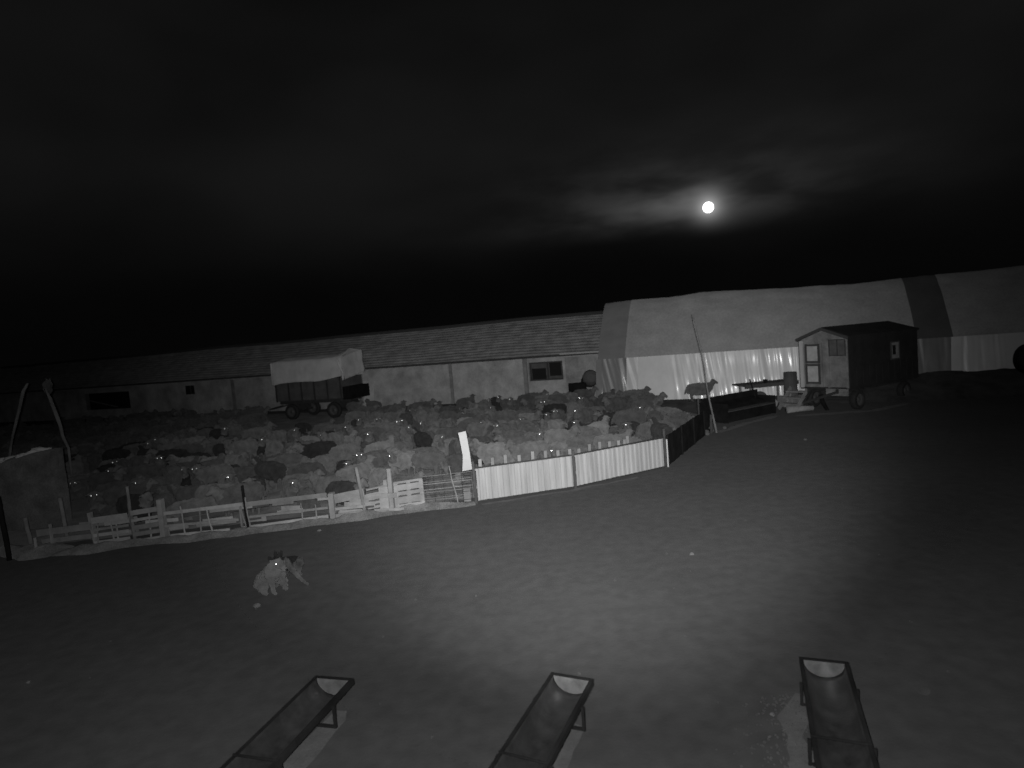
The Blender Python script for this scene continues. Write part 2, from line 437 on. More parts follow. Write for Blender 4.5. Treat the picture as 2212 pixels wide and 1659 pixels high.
# ------------------------------------------------------------------ tall stack covered with tarpaulin and plastic film
TA = math.atan2(-8.0, 20.4)
stack = thing('covered_stack', (4.55, 31.9, 0), 'tall long stack under a grey tarpaulin with shiny pale plastic film hanging round its foot', 'covered stack', TA)
TL = 26.0
def ridge_z(s): return 5.18 - 0.016 * s + 0.10 * math.sin(s * 0.35 + 0.4) + 0.07 * nz(s * 0.3, 5) + (0.14 if 3.5 < s < 24 else 0) * min(1, abs(s - 3.5) / 1.5)
def tarpf(s, t, off=0.0):
    """t 0 = eave in front, 1 = ridge, 2 = eave at the back"""
    a = t if t <= 1 else 2 - t
    rzv = ridge_z(s)
    y = 0.05 + 2.9 * (a ** 1.02)
    z = 2.12 + (rzv - 2.12) * (1 - (1 - a) ** 1.30)
    if t > 1: y = 5.9 - y
    # sagging cloth, horizontal creases near the ridge
    z += 0.05 * nz(s * 0.45, t * 2.2, 1.0) + 0.02 * nz(s * 2.0, t * 6, 4.0)
    if t <= 1:
        y -= 0.035 * nz(s * 0.7 + t * 2, t * 9, 7.0) * (1 if a < .55 else 2.2) + (0.09 if 1.5 < s < 7 else 0.04) * nz(s * 0.45, t * 17, 5.0) * max(0, a - .5) * 2 + 0.012 * nz(s * 4, t * 16, 2)
    return Vector((s, y - off, z + off * 0.6))
segs = [(0.0, 1.55, 'tarpend', 0.0), (1.45, 14.3, 'tarp', 0.03), (14.15, 15.75, 'tarpdark', 0.0), (15.65, TL, 'tarp', 0.03)]
for a, b, m, off in segs:
    nm = 'tarpaulin' if m == 'tarp' else 'dark_tarpaulin_strip'
    nu = max(10, int((b - a) / 0.16))
    fin(nm, grid(B(), lambda u, v, a=a, b=b, off=off: tarpf(a + (b - a) * u + (0.12 * (v - .2) if 0 < u < 1 or True else 0) * (0 if (a == 0 and u == 0) else 1), v * 2, off), nu, 56), M[m], stack, world=False, smooth=True)
# end cloth closing the left gable
bm = B()
def fend(u, v):
    p = tarpf(0.02, 2 * u); base_ = Vector((-0.02, p.y, 0.02))
    q = base_.lerp(p, v); q.x -= 0.10 * math.sin(math.pi * v) + 0.04 * nz(u * 9, v * 3); return q
fin('end_cloth', grid(bm, fend, 30, 16), M['tarpdark'], stack, world=False, smooth=True)
# film skirt, with folds
def folds(s, z, seed):
    """pull folds in the film: a few strong bundles, mostly slack between them"""
    g = max(0.0, nz(s * 0.28, seed) * 1.6 + 0.05)
    g *= 0.6
    if 0.3 < s < 2.1: g = max(g, 0.6)
    if 3.9 < s < 11.5: g = max(g, 0.20 + 0.30 * nz(s * 0.9, 3.3))
    if 15.9 < s < 17.4: g = max(g, 0.6)
    if 14.0 < s < 14.6: g = max(g, 0.4)
    sh = s - (2.12 - z) * (0.26 * math.exp(-s / 7) + 0.04)
    f = math.sin(sh * 9 + 4 * nz(sh * 0.8, z * 0.25, seed)) * 0.020 + nz(sh * 5.5, z * 0.45, seed) * 0.05 + nz(sh * 15, z * 0.8, seed + 3) * 0.016
    return f * g + 0.02 * nz(s * 0.6, z, seed) 
fsegs = [(-0.05, 1.62, 'filmdark', 1.0), (1.55, 13.9, 'film', 2.0), (13.8, 15.6, 'filmdark', 3.0), (15.5, TL, 'film', 4.0)]
for a, b, m, sd in fsegs:
    nu = int((b - a) / 0.035)
    def ff(u, v, a=a, b=b, sd=sd, m=m):
        s = a + (b - a) * u; z = 2.22 * v
        return Vector((s - 0.10 * (1 - v), -0.10 - 0.22 * (1 - v) + (0.03 if m == 'filmdark' else 0) - folds(s, z, sd), z))
    fin('plastic_film' if m == 'film' else 'thin_grey_film_strip', grid(B(), ff, nu, 22), M[m], stack, world=False, smooth=True)

# ------------------------------------------------------------------ farm wagon with canvas cover
WA = math.atan2(-0.91, 2.79)
wag = thing('farm_wagon', (-13.75, 35.55, 0), 'dark four-wheeled farm wagon under a pale canvas cover in front of the barn', 'wagon', WA)
WL, WW = 4.45, 2.1
bm = bx((WL / 2, WW / 2, 1.70), (WL, WW, 1.15))
fin('cargo_box', bm, M['wagon'], wag, world=False)
for i in range(5):
    fin('side_board', bx((WL / 2, -0.022, 1.22 + 0.235 * i), (WL, 0.04, 0.215)), M['wagon'], wag, world=False)
for i in range(6):
    fin('stake', bx((0.06 + i * (WL - 0.12) / 5, -0.07, 1.68), (0.08, 0.05, 1.2)), M['darksteel'], wag, world=False)
fin('chassis', box(box(B(), (WL / 2, 0.5, 0.98), (WL + 0.3, 0.12, 0.18)), (WL / 2, 1.6, 0.98), (WL + 0.3, 0.12, 0.18)), M['darksteel'], wag, world=False)
def fcan(u, v):
    # cover: down the front side, over the top, down the far side
    s = -0.08 + (WL + 0.16) * u
    lift = 0.30 * max(0, u - 0.85) / 0.15
    prof = [(-0.13, 2.05 + 0.14 * math.sin(u * 7) * 0.5 + 0.30 * (u > 0) * u * 0.9), (-0.10, 2.8), (-0.02, 3.38), (WW / 2, 3.58 + lift), (WW + 0.05, 3.45 + lift), (WW + .1, 2.3)]
    t = v * (len(prof) - 1); i = min(int(t), len(prof) - 2); k = t - i
    y = prof[i][0] * (1 - k) + prof[i + 1][0] * k; z = prof[i][1] * (1 - k) + prof[i + 1][1] * k
    return Vector((s + .02 * nz(v * 6, u * 5), y - 0.05 * nz(s * 1.6, z * 0.7, 3) - 0.02 * nz(s * 6, z, 3), z + 0.03 * nz(s * 1.5, y)))
bm = grid(B(), fcan, 48, 20); solid(bm, 0.02)
fin('canvas_cover', bm, M['canvas'], wag, world=False, smooth=True)
def fend2(u, v):                                          # end flap, pulled up in a fold
    y = -0.15 + (WW + 0.3) * u; top = 3.38 + 0.42 * u; bot = 2.12 + 0.32 * u
    return Vector((WL + 0.12 + 0.05 * nz(u * 5, v * 3) + 0.06 * (1 - v), y, bot + (top - bot) * v))
bm = grid(B(), fend2, 20, 10); solid(bm, 0.02)
fin('end_flap', bm, M['canvas'], wag, world=False, smooth=True)
bm = grid(B(), lambda u, v: Vector((-0.10, -0.15 + (WW + 0.3) * u, 2.1 + 1.25 * v + 0.15 * math.sin(math.pi * u) * v)), 8, 4); solid(bm, 0.02)
fin('end_flap', bm, M['canvas'], wag, world=False, smooth=True)
fin('flap_fold', tube(B(), [(WL - 0.02, -0.2, 3.36), (WL + 0.10, -0.2, 2.95), (WL + 0.22, -0.12, 2.55), (WL + 0.2, 0.05, 2.1)], [0.05, 0.07, 0.06, 0.03], 7), M['canvas'], wag, world=False, smooth=True)
fin('tailboard', bx((WL + 0.24, WW / 2, 1.38), (0.44, WW, 0.72)), M['rubber'], wag, world=False)
def wheel(parent, c, r, w, axis='Y', name='wheel', mt='tyre', mr='rim', world=False):
    c = Vector(c)
    prof = [(r * 0.62, -w / 2), (r * 0.86, -w / 2 * 1.02), (r * 0.97, -w / 2 * 0.75), (r, -w * 0.2), (r, w * 0.2), (r * 0.97, w / 2 * 0.75), (r * 0.86, w / 2 * 1.02), (r * 0.62, w / 2)]
    n = 24
    def ring(prof, closed):
        bm = B(); rings = []
        for k in range(n):
            t = 2 * math.pi * k / n
            rings.append([bm.verts.new(c + Vector((pr * math.cos(t), py, pr * math.sin(t)))) for pr, py in prof])
        for k in range(n):
            a, b = rings[k], rings[(k + 1) % n]
            for i in range(len(prof) - 1): bm.faces.new((a[i], b[i], b[i + 1], a[i + 1]))
            if closed: bm.faces.new((a[-1], b[-1], b[0], a[0]))
        return bm
    ty = fin(name, ring(prof, True), M[mt], parent, smooth=True, world=world)
    bm = ring([(0.001, -w * 0.32), (r * 0.16, -w * 0.34), (r * 0.2, -w * 0.12), (r * 0.5, -w * 0.16), (r * 0.615, -w * 0.42), (r * 0.615, w * 0.42), (r * 0.3, w * .2), (0.001, w * 0.2)], False)
    fin('rim', bm, M[mr], ty, smooth=True, world=False)
    return ty
for s, y in ((0.95, 0.05), (3.78, 0.05), (0.95, WW - 0.05), (3.78, WW - 0.05)):
    wheel(wag, (s, y, 0.46), 0.46, 0.24)
for s in (0.95, 3.78):
    fin('axle', tube(B(), [(s, -0.05, 0.46), (s, WW + 0.05, 0.46)], 0.05, 8), M['darksteel'], wag, world=False)
    fin('axle_bracket', bx((s, WW / 2, 0.72), (0.3, 1.2, 0.36)), M['darksteel'], wag, world=False)
fin('drawbar', beam(beam(B(), (-0.1, 0.6, 0.8), (-1.8, 1.05, 0.5), 0.07, 0.08), (-0.1, 1.5, 0.8), (-1.8, 1.05, 0.5), 0.07, 0.08), M['darksteel'], wag, world=False)
# pale panel leaning on the barn wall beside the wagon
bm = bx((0, 0, 0.9), (0.75, 0.06, 1.6), rot=Matrix.Rotation(R(-9), 3, 'X'), bev=0.01)
o = fin('wall_panel', bm, M['concrete']); o.location = (-9.2, 39.0, 0.02); o.rotation_euler = (0, 0, WA)
tag(o, 'pale upright panel leaning on the barn wall just right of the wagon', 'panel')

# ------------------------------------------------------------------ shepherd's hut on wheels
HA = math.atan2(1.4, 2.5)
hut = thing('shepherd_hut', (12.27, 22.10, 0), 'small dark hut on wheels with a pale front, glazed door and low pitched roof', 'hut trailer', HA)
HL, HW, HF, HE, HR = 4.60, 1.98, 0.88, 2.72, 3.06          # x = along the dark side, y = across the front
bm = bx((HL / 2, 0.02, (HF + HE) / 2), (HL, 0.04, HE - HF)); fin('side_wall', bm, M['hutside'], hut, world=False)
bm = bx((HL / 2, HW, (HF + HE) / 2), (HL, 0.04, HE - HF)); fin('side_wall', bm, M['hutside'], hut, world=False)
def gable(x, m):
    bm = B(); f = bm.faces.new([bm.verts.new(p) for p in ((x, 0.045, HF), (x, HW - 0.025, HF), (x, HW - 0.025, HE), (x, HW / 2, HR - 0.03), (x, 0.045, HE))])
    r_ = bmesh.ops.extrude_face_region(bm, geom=[f]); bmesh.ops.translate(bm, vec=(0.05, 0, 0), verts=[v for v in r_['geom'] if isinstance(v, bmesh.types.BMVert)])
    return fin('front_wall' if x < 1 else 'back_wall', bm, m, hut, world=False)
gable(0.0, M['hutfront']); gable(HL - 0.06, M['hutside'])
fin('floor', bx((HL / 2, HW / 2, HF - 0.04), (HL, HW, 0.08)), M['hutside'], hut, world=False)
for sgn in (-1, 1):
    e = -0.06 if sgn < 0 else HW + 0.05
    bm = B()
    vs4 = [(-0.09, e, HE - 0.01), (HL + 0.03, e, HE - 0.01), (HL - 0.25, HW / 2, HR + 0.03), (-0.09, HW / 2, HR + 0.03)]
    bm.faces.new([bm.verts.new(p) for p in vs4]); solid(bm, 0.06)
    fin('roof', bm, M['hutside'], hut, world=False)
    fin('bargeboard', beam(B(), (-0.115, e, HE - 0.02), (-0.115, HW / 2, HR + 0.02), 0.03, 0.10), M['frame'], hut, world=False)
for y in (0.06, HW - 0.04, 0.78):
    fin('corner_batten', bx((-0.02, y, (HF + HE) / 2 - .02), (0.05, 0.07, HE - HF)), M['hutfront'] if y != HW - .04 else M['wooddark'], hut, world=False)
# door on the far half of the front, with two panes in dark frames
door = fin('door', bx((-0.035, 1.38, 1.72), (0.06, 0.74, 1.68)), M['hutfront'], hut, world=False)
for zc, hh in ((2.16, 0.62), (1.38, 0.66)):
    fin('pane', bx((-0.075, 1.38, zc), (0.02, 0.44, hh - 0.06)), M['glasspale'], door, world=False)
    bm = B()
    for yy in (1.38 - 0.26, 1.38 + 0.26): box(bm, (-0.085, yy, zc), (0.04, 0.07, hh + 0.12))
    for z in (zc - hh / 2 - 0.01, zc + hh / 2 + 0.01): box(bm, (-0.086, 1.38, z), (0.038, 0.45, 0.07))
    fin('pane_frame', bm, M['frame'], door, world=False)
fin('handle', tube(B(), [(-0.10, 1.06, 1.75), (-0.13, 1.06, 1.75), (-0.13, 1.12, 1.76)], 0.012, 6), M['darksteel'], door, world=False)
fin('door_post', bx((-0.05, 1.86, 1.75), (0.08, 0.12, 1.8)), M['board'], hut, world=False)
w = fin('window', bx((-0.03, 0.40, 2.36), (0.03, 0.60, 0.56)), M['glass'], hut, world=False)
bm = B()
for yy in (0.40 - 0.31, 0.40, 0.40 + 0.31): box(bm, (-0.055, yy, 2.36), (0.03, 0.035, 0.62))
for z in (2.36 - 0.29, 2.36 + 0.29): box(bm, (-0.056, 0.40, z), (0.028, 0.64, 0.035))
fin('window_frame', bm, M['wooddark'], w, world=False)
w = fin('window', bx((2.95, -0.01, 2.02), (0.52, 0.03, 0.62)), M['curtain'], hut, world=False)
bm = B()
for xx in (2.95 - 0.28, 2.95 + 0.28): box(bm, (xx, -0.03, 2.02), (0.05, 0.03, 0.70))
for z in (2.02 - 0.33, 2.02 + 0.33): box(bm, (2.95, -0.031, z), (0.52, 0.028, 0.05))
fin('window_frame', bm, M['frame'], w, world=False)
fin('pane', bx((2.88, -0.03, 2.04), (0.2, 0.012, 0.36)), M['hole'], w, world=False)
for i in range(11):                                        # side cladding boards
    fin('cladding_board', bx((0.21 + i * 0.413, -0.008, 1.25), (0.385, 0.02, 0.72)), M['hutside'], hut, world=False)
fin('chassis', box(box(B(), (HL / 2, 0.45, 0.74), (HL + 0.2, 0.1, 0.16)), (HL / 2, 1.6, 0.74), (HL + 0.2, 0.1, 0.16)), M['darksteel'], hut, world=False)
for s, y in ((0.62, 0.12), (3.75, 0.12), (0.62, HW - 0.12), (3.75, HW - 0.12)):
    wheel(hut, (s, y, 0.37), 0.37, 0.22)
fin('mudguard', grid(B(), lambda u, v: Vector((0.62 + 0.46 * math.cos(u * math.pi * .75 - .2), -0.05 + 0.32 * v, 0.37 + 0.44 * math.sin(u * math.pi * .75 - .2))), 12, 1), M['darksteel'], hut, world=False)
for s in (0.62, 3.75): fin('axle', tube(B(), [(s, 0.05, 0.37), (s, HW - 0.05, 0.37)], 0.04, 8), M['darksteel'], hut, world=False)
fin('drawbar', beam(beam(B(), (0.0, 0.5, 0.70), (-1.3, 1.0, 0.42), 0.07, 0.08), (0.0, 1.55, 0.70), (-1.3, 1.0, 0.42), 0.07, 0.08), M['darksteel'], hut, world=False)
fin('skirt_board', bx((-0.03, 0.48, 0.70), (0.04, 0.86, 0.26)), M['hutfront'], hut, world=False)
fin('support_leg', tube(B(), [(-0.25, 1.0, 0.62), (-0.15, 0.98, 0.3), (0.0, 0.92, 0.0)], [0.09, 0.08, 0.07], 8), M['rubber'], hut, world=False)

# wooden steps and junk in front of the hut
st_ = thing('door_steps', (10.6, 23.3, 0), 'rough wooden steps below the door of the hut', 'steps', HA)
for k in range(3):
    fin('tread', bx((0.5 + 0.22 * k, 0.35, 0.22 + 0.22 * k), (0.28, 0.8, 0.05)), M['wood'], st_, world=False)
for y in (-0.03, 0.73): fin('stringer', beam(B(), (0.3, y, 0.02), (1.1, y, 0.80), 0.05, 0.14), M['wood'], st_, world=False)
bm = B()
bmesh.ops.create_cone(bm, cap_ends=True, segments=18, radius1=0.27, radius2=0.25, depth=0.95, matrix=Matrix.Translation((0, 0, 0.475)))
o = fin('drum', bm, M['wagon'], smooth=False); o.location = (11.3, 24.7, 0.45)
tag(o, 'dark upright drum standing at the left corner of the hut', 'drum')
bm = bx((0, 0, 0.22), (0.7, 0.6, 0.44), bev=0.02)
o = fin('crate', bm, M['wood']); o.location = (11.3, 24.7, 0); o.rotation_euler[2] = HA
tag(o, 'low wooden crate under the dark drum at the hut corner', 'crate')
o = fin('firewood_log', tube(B(), [(0, 0, .12), (0.5, .08, .13), (1.0, .05, .12)], [0.12, 0.11, 0.10], 9), M['wood'], smooth=True)
o.location = (10.3, 22.9, 0); tag(o, 'short thick log lying on the ground before the hut steps', 'log')
o = fin('sack', grid(B(), lambda u, v: Vector((0.33 * math.cos(2 * math.pi * u) * math.sin(math.pi * (v * .97 + .01)) ** .6, 0.26 * math.sin(2 * math.pi * u) * math.sin(math.pi * (v * .97 + .01)) ** .6, 0.02 + .5 * v + .03 * nz(u * 5, v * 5))), 16, 8), M['plaster2'], smooth=True)
o.location = (10.15, 24.1, 0); tag(o, 'slumped grey sack on the ground between the flat cart and the hut steps', 'sack')

# flat cart left of the hut
cart = thing('flat_cart', (9.55, 24.6, 0), 'low flat cart with a long board deck standing left of the hut', 'cart', R(8))
for i in range(4):
    fin('deck_board', bx((1.0, 0.13 + 0.27 * i, 0.98), (2.3, 0.25, 0.06)), M['wooddark'], cart, world=False)
fin('deck_rail', bx((1.0, -0.03, 0.95), (2.34, 0.05, 0.14)), M['wooddark'], cart, world=False)
for x, y in ((0.15, 0.1), (1.85, 0.1), (0.15, 0.95), (1.85, 0.95)):
    fin('leg', beam(B(), (x, y, 0), (x, y, 0.95), 0.07, 0.07), M['wood'], cart, world=False)
wheel(cart, (0.45, 0.0, 0.36), 0.36, 0.12, mt='rim', mr='wooddark')
fin('a_frame_stand', beam(beam(B(), (1.3, -0.35, 0.02), (1.62, -0.35, 0.55), 0.05, 0.05), (1.94, -0.35, 0.02), (1.62, -0.35, 0.55), 0.05, 0.05), M['wood'], cart, world=False)
o = fin('bucket', tube(B(), [(0, 0, 0), (0, 0, 0.16)], [0.07, 0.09], 10), M['rubber']); o.location = (10.3, 24.75, 1.012)
tag(o, 'tiny dark can standing on the deck of the flat cart', 'can')
o = fin('iron_bar', crooked((0, 0, 0), (-0.33, 0.1, 1.35), 0.035, 0.02, amp=0.01), M['rubber']); o.location = (9.55, 23.5, 0)
tag(o, 'thin black iron bar stuck upright in the ground before the flat cart', 'bar')

# black feed rack to the left of the cart
rack = thing('feed_rack', (7.55, 21.75, 0), 'long black feed rack with a high back, right of the leaning pole', 'feed rack', math.atan2(1.19, 1.9))
RL = 2.75
fin('back_panel', bx((RL / 2 - 0.1, 0.75, 0.45), (RL + 0.5, 0.04, 0.9)), M['rubber'], rack, world=False)
fin('trough', bx((RL / 2, 0.12, 0.22), (RL, 0.55, 0.36)), M['rubber'], rack, world=False)
fin('ledge', bx((RL / 2, 0.02, 0.42), (RL, 0.34, 0.03)), M['wooddark'], rack, world=False)
fin('upper_shelf', bx((RL / 2, 0.52, 0.58), (RL + 0.1, 0.42, 0.04), rot=Matrix.Rotation(R(24), 3, 'X')), M['rubber'], rack, world=False)
for s in (0.0, RL):
    fin('end_panel', bx((s, 0.3, 0.35), (0.04, 0.85, 0.7)), M['rubber'], rack, world=False)

# ------------------------------------------------------------------ black hurdle (rubber sheeting) right of the white fence
hur = thing('black_hurdle', (3.86, 15.66, 0), 'black sheeted hurdle running back from the right end of the white sheet fence', 'hurdle')
p0, p1 = Vector((3.86, 15.66, 0)), Vector((6.05, 19.55, 0))
for k in range(3):
    a, b = p0.lerp(p1, k / 3 + 0.004), p0.lerp(p1, (k + 1) / 3 - 0.004)
    z1 = 0.78
    def fh(u, v, a=a, b=b):
        p = a.lerp(b, u); return Vector((p.x + 0.03 * nz(u * 5, v * 3, k), p.y, 0.02 + z1 * v + 0.02 * nz(u * 4, k)))
    bm = grid(B(), fh, 12, 4); solid(bm, 0.03); fin('sheet', bm, M['rubber'], hur)
for k in range(4):
    q = p0.lerp(p1, k / 3); fin('post', bx((q.x + 0.04, q.y, 0.42), (0.04, 0.04, 0.82)), M['rubber'], hur)
# rubber-covered end hurdle beneath the pole
h2 = thing('black_hurdle', (6.1, 19.7, 0), 'short black rubber sheet leaning by the foot of the leaning pole', 'hurdle')
bm = grid(B(), lambda u, v: Vector((6.08 + 0.48 * u, 19.95 + 0.45 * u, 0.02 + (0.98 + .1 * nz(u * 5)) * v)), 8, 4); solid(bm, 0.03)
fin('sheet', bm, M['rubber'], h2)
fin('post', bx((6.04, 19.9, 0.6), (0.05, 0.05, 1.2)), M['darksteel'], h2)
for k, (x, y, s) in enumerate(((6.2, 19.72, .09), (6.28, 20.0, .11), (7.1, 20.6, .07))):
    bm = B(); bmesh.ops.create_icosphere(bm, subdivisions=2, radius=s)
    for v in bm.verts: v.co = v.co * (1 + 0.35 * nz(*(v.co * 7 + Vector((k, 0, 0))))); v.co.z = max(-0.02, v.co.z * 0.8 + s * .5)
    o = fin('stone', bm, M['stone']); o.location = (x, y, 0)
    tag(o, ['pale lump of stone against the far end of the black hurdle', 'larger pale stone low between the black sheet and the foot of the leaning pole', 'small pale stone on the ground right of the leaning pole'][k], 'stone')

# leaning pole
o = fin('leaning_pole', crooked((0, 0, -0.05), (-0.50, 0.3, 3.98), 0.036, 0.012, 14, 0.05, 2.0), M['twig'], smooth=True)
o.location = (6.64, 20.02, 0); tag(o, 'tall thin crooked pole leaning left in front of the plastic film', 'pole')
o = fin('post', crooked((0, 0, 0), (0.03, 0, 0.62), 0.05, 0.045, 4, 0.01), M['wooddark'], smooth=True)
o.location = (6.45, 20.0, 0); tag(o, 'short dark stake beside the foot of the tall leaning pole', 'stake')

# ------------------------------------------------------------------ white steel sheet fence
fence = thing('sheet_fence', (-1.02, 13.62, 0), 'low fence of white ribbed steel sheets between three dark posts', 'fence')
FP = [Vector((-1.02, 13.62, 0)), Vector((1.30, 14.25, 0)), Vector((3.80, 15.62, 0))]
def ribs(s):
    """trapezoid rib profile, 0.14 m pitch"""
    t = (s / 0.14) % 1.0
    if t < 0.18: return 0.0
    if t < 0.32: return (t - 0.18) / 0.14 * 0.019
    if t < 0.68: return 0.019
    if t < 0.82: return (0.82 - t) / 0.14 * 0.019
    return 0.0
HT = 0.76
for i in range(2):
    a, b = FP[i], FP[i + 1]; d = (b - a); L = d.length; d.normalize(); n_ = Vector((d.y, -d.x, 0))
    ns = 3
    for k in range(ns):
        s0, s1 = 0.045 + k * (L - 0.09) / ns, 0.045 + (k + 1) * (L - 0.09) / ns + (0.03 if k < ns - 1 else 0)
        bm = B(); prev = None; s = s0
        ss = []
        q = 0.0
        while s < s1 - 1e-4: ss.append(s); s += 0.0098
        ss.append(s1)
        off = 0.004 * k
        for s in ss:
            z0 = 0.035 + 0.012 * nz(s * 2 + i * 9); zt = HT + 0.008 * nz(s * 1.1, i)
            p = a + d * s + n_ * (ribs(s) + off)
            cur = [bm.verts.new((p.x, p.y, z0)), bm.verts.new((p.x + .006 * nz(s * 3, 1), p.y, (z0 + zt) / 2)), bm.verts.new((p.x, p.y, zt))]
            if prev:
                bm.faces.new((prev[0], cur[0], cur[1], prev[1])); bm.faces.new((prev[1], cur[1], cur[2], prev[2]))
            prev = cur
        fin('steel_sheet', bm, M['sheet'], fence)
    fin('top_rail', tube(B(), [a + Vector((0, 0, HT + 0.03)) + n_ * 0.02, b + Vector((0, 0, HT + 0.03)) + n_ * 0.02], 0.018, 6), M['darksteel'], fence)
    fin('bottom_rail', tube(B(), [a + Vector((0, 0, 0.03)) + n_ * 0.045, b + Vector((0, 0, 0.03)) + n_ * 0.045], 0.014, 6), M['darksteel'], fence)
for k, (p, h) in enumerate(zip(FP, (1.0, 0.95, 1.05))):
    fin('post', bx((p.x, p.y - 0.02, h / 2 - 0.06), (0.055, 0.055, h + 0.02)), M['darksteel'], fence)
fin('edge_trim', bx((3.86, 15.58, 0.37), (0.035, 0.02, 0.72)), M['board'], fence)
# picket hurdle behind it
pk = thing('picket_fence', (-0.9, 13.75, 0), 'row of pale wooden pickets whose tops show above the white sheet fence', 'fence')
def fpos(t):
    L0 = (FP[1] - FP[0]).length; L1 = (FP[2] - FP[1]).length; s = t * (L0 + L1)
    if s < L0: return FP[0].lerp(FP[1], s / L0), (FP[1] - FP[0]).normalized()
    return FP[1].lerp(FP[2], (s - L0) / L1), (FP[2] - FP[1]).normalized()
tt = [0.035, 0.09, 0.15, 0.212, 0.275, 0.335, 0.395, 0.455, 0.510, 0.568, 0.628, 0.685, 0.742, 0.775, 0.795]
for k, t in enumerate(tt):
    p, d = fpos(t); n_ = Vector((-d.y, d.x, 0)); p = p + n_ * 0.14
    h = 0.94 + [0, 0, .04, -.02, .02, 0, -.03, -.03, -.06, 0, 0.0, -.03, -.05, -.06, .02][k] + rnd.uniform(-.01, .01)
    fin('picket', bx((p.x, p.y, h / 2), (0.075, 0.022, h), rot=rz(math.atan2(d.y, d.x)) @ Matrix.Rotation(rnd.uniform(-.03, .03), 3, 'Y')), M['woodpale'], pk)
for z in (0.3, 0.72):
    pts = [fpos(t)[0] + Vector((-fpos(t)[1].y, fpos(t)[1].x, 0)) * 0.185 + Vector((0, 0, z)) for t in (0.01, 0.48, 0.82)]
    bm = B(); beam(bm, pts[0], pts[1], 0.025, 0.07); beam(bm, pts[1], pts[2], 0.025, 0.07)
    fin('rail', bm, M['wood'], pk)
# bent white board fixed to the left post
bm = B()
secs = [((1001, 1018), 0.72), ((1003, 1016), 1.05), ((0, 0), 1.45)]
cols = [(-1.27, -1.02, 0.74), (-1.265, -1.06, 1.02), (-1.31, -1.10, 1.35), (-1.36, -1.16, 1.42), (-1.40, -1.20, 1.50)]
prof = [(-1.27, -1.05, 0.755), (-1.24, -1.06, 0.98), (-1.23, -1.068, 1.10), (-1.255, -1.09, 1.30), (-1.295, -1.125, 1.62)]
def fbd(u, v):
    t = v * (len(prof) - 1); i = min(int(t), len(prof) - 2); k = t - i
    a = prof[i]; b = prof[i + 1]
    xl, xr, z = (a[j] * (1 - k) + b[j] * k for j in range(3))
    return Vector((xl + (xr - xl) * u, 13.56 - 0.05 * math.sin(v * 5) + 0.03 * u, z + 0.02 * u))
bm = grid(B(), fbd, 4, 12); solid(bm, 0.012)
o = fin('bent_board', bm, M['board'], smooth=False)
tag(o, 'narrow bent white board sticking up beside the left post of the white sheet fence', 'board')

# ------------------------------------------------------------------ wooden rail fence on the left
rf = thing('rail_fence', (-5.5, 12.9, 0), 'patched wooden rail fence with uneven posts along the front of the flock', 'fence')
def post(x, y, h, w, m='wood', lean=(0, 0), r=False):
    if r: fin('post', crooked((x, y, -0.02), (x + lean[0], y + lean[1], h), w / 2, w / 2 * 0.8, 5, 0.02, x), M[m], rf, smooth=True)
    else: fin('post', beam(B(), (x, y, -0.02), (x + lean[0], y + lean[1], h), w, w * 0.7), M[m], rf)
post(-9.08, 12.75, 0.68, 0.09, 'wood', (-0.06, 0))
post(-8.22, 12.70, 1.18, 0.075, 'wood', (-0.03, 0), True)
post(-8.30, 12.78, 0.80, 0.035, 'wood', (-.03, 0), True)
post(-7.58, 12.68, 0.86, 0.14, 'wood')
post(-5.98, 12.80, 0.55, 0.05, 'wood')
post(-5.82, 12.72, 1.0, 0.055, 'rubber', (-0.03, 0))
post(-4.12, 13.12, 0.60, 0.16, 'woodpale')
post(-3.42, 13.16, 1.12, 0.085, 'wood', (-0.12, 0), True)
post(-2.88, 13.40, 0.98, 0.12, 'woodpale')
post(-2.98, 13.38, 0.74, 0.11, 'woodpale')
post(-9.85, 12.55, 0.55, 0.05, 'wood'); post(-10.0, 12.3, 0.35, 0.04, 'wood')
def rail(x0, y0, z0, x1, y1, z1, h=0.09, w=0.03, m='wood', nm='rail'):
    fin(nm, beam(B(), (x0, y0, z0), (x1, y1, z1), w, h), M[m], rf)
# left low part
rail(-10.2, 12.62, 0.36, -9.1, 12.68, 0.40, 0.14)
rail(-10.1, 12.60, 0.18, -9.1, 12.66, 0.20, 0.10)
# gate-like part with four rails
for z, h in ((0.56, 0.15), (0.36, 0.06), (0.24, 0.08), (0.08, 0.09)):
    rail(-9.05, 12.66, z - 0.04, -8.26, 12.60, z + 0.02, h * 0.85)
for z, h in ((0.66, 0.12), (0.50, 0.07), (0.34, 0.11), (0.20, 0.10), (0.05, 0.09)):
    rail(-8.18, 12.60, z - 0.03, -7.62, 12.58, z + 0.02, h * 0.85)
# long low middle part
rail(-7.5, 12.62, 0.56, -5.9, 12.74, 0.60, 0.07); rail(-5.9, 12.76, 0.58, -4.2, 13.05, 0.58, 0.10)
rail(-7.5, 12.60, 0.30, -6.0, 12.72, 0.28, 0.05); rail(-7.4, 12.60, 0.08, -6.2, 12.70, 0.08, 0.07)
rail(-5.8, 12.78, 0.30, -4.2, 13.04, 0.30, 0.05); rail(-5.95, 12.74, 0.07, -4.2, 13.02, 0.10, 0.10)
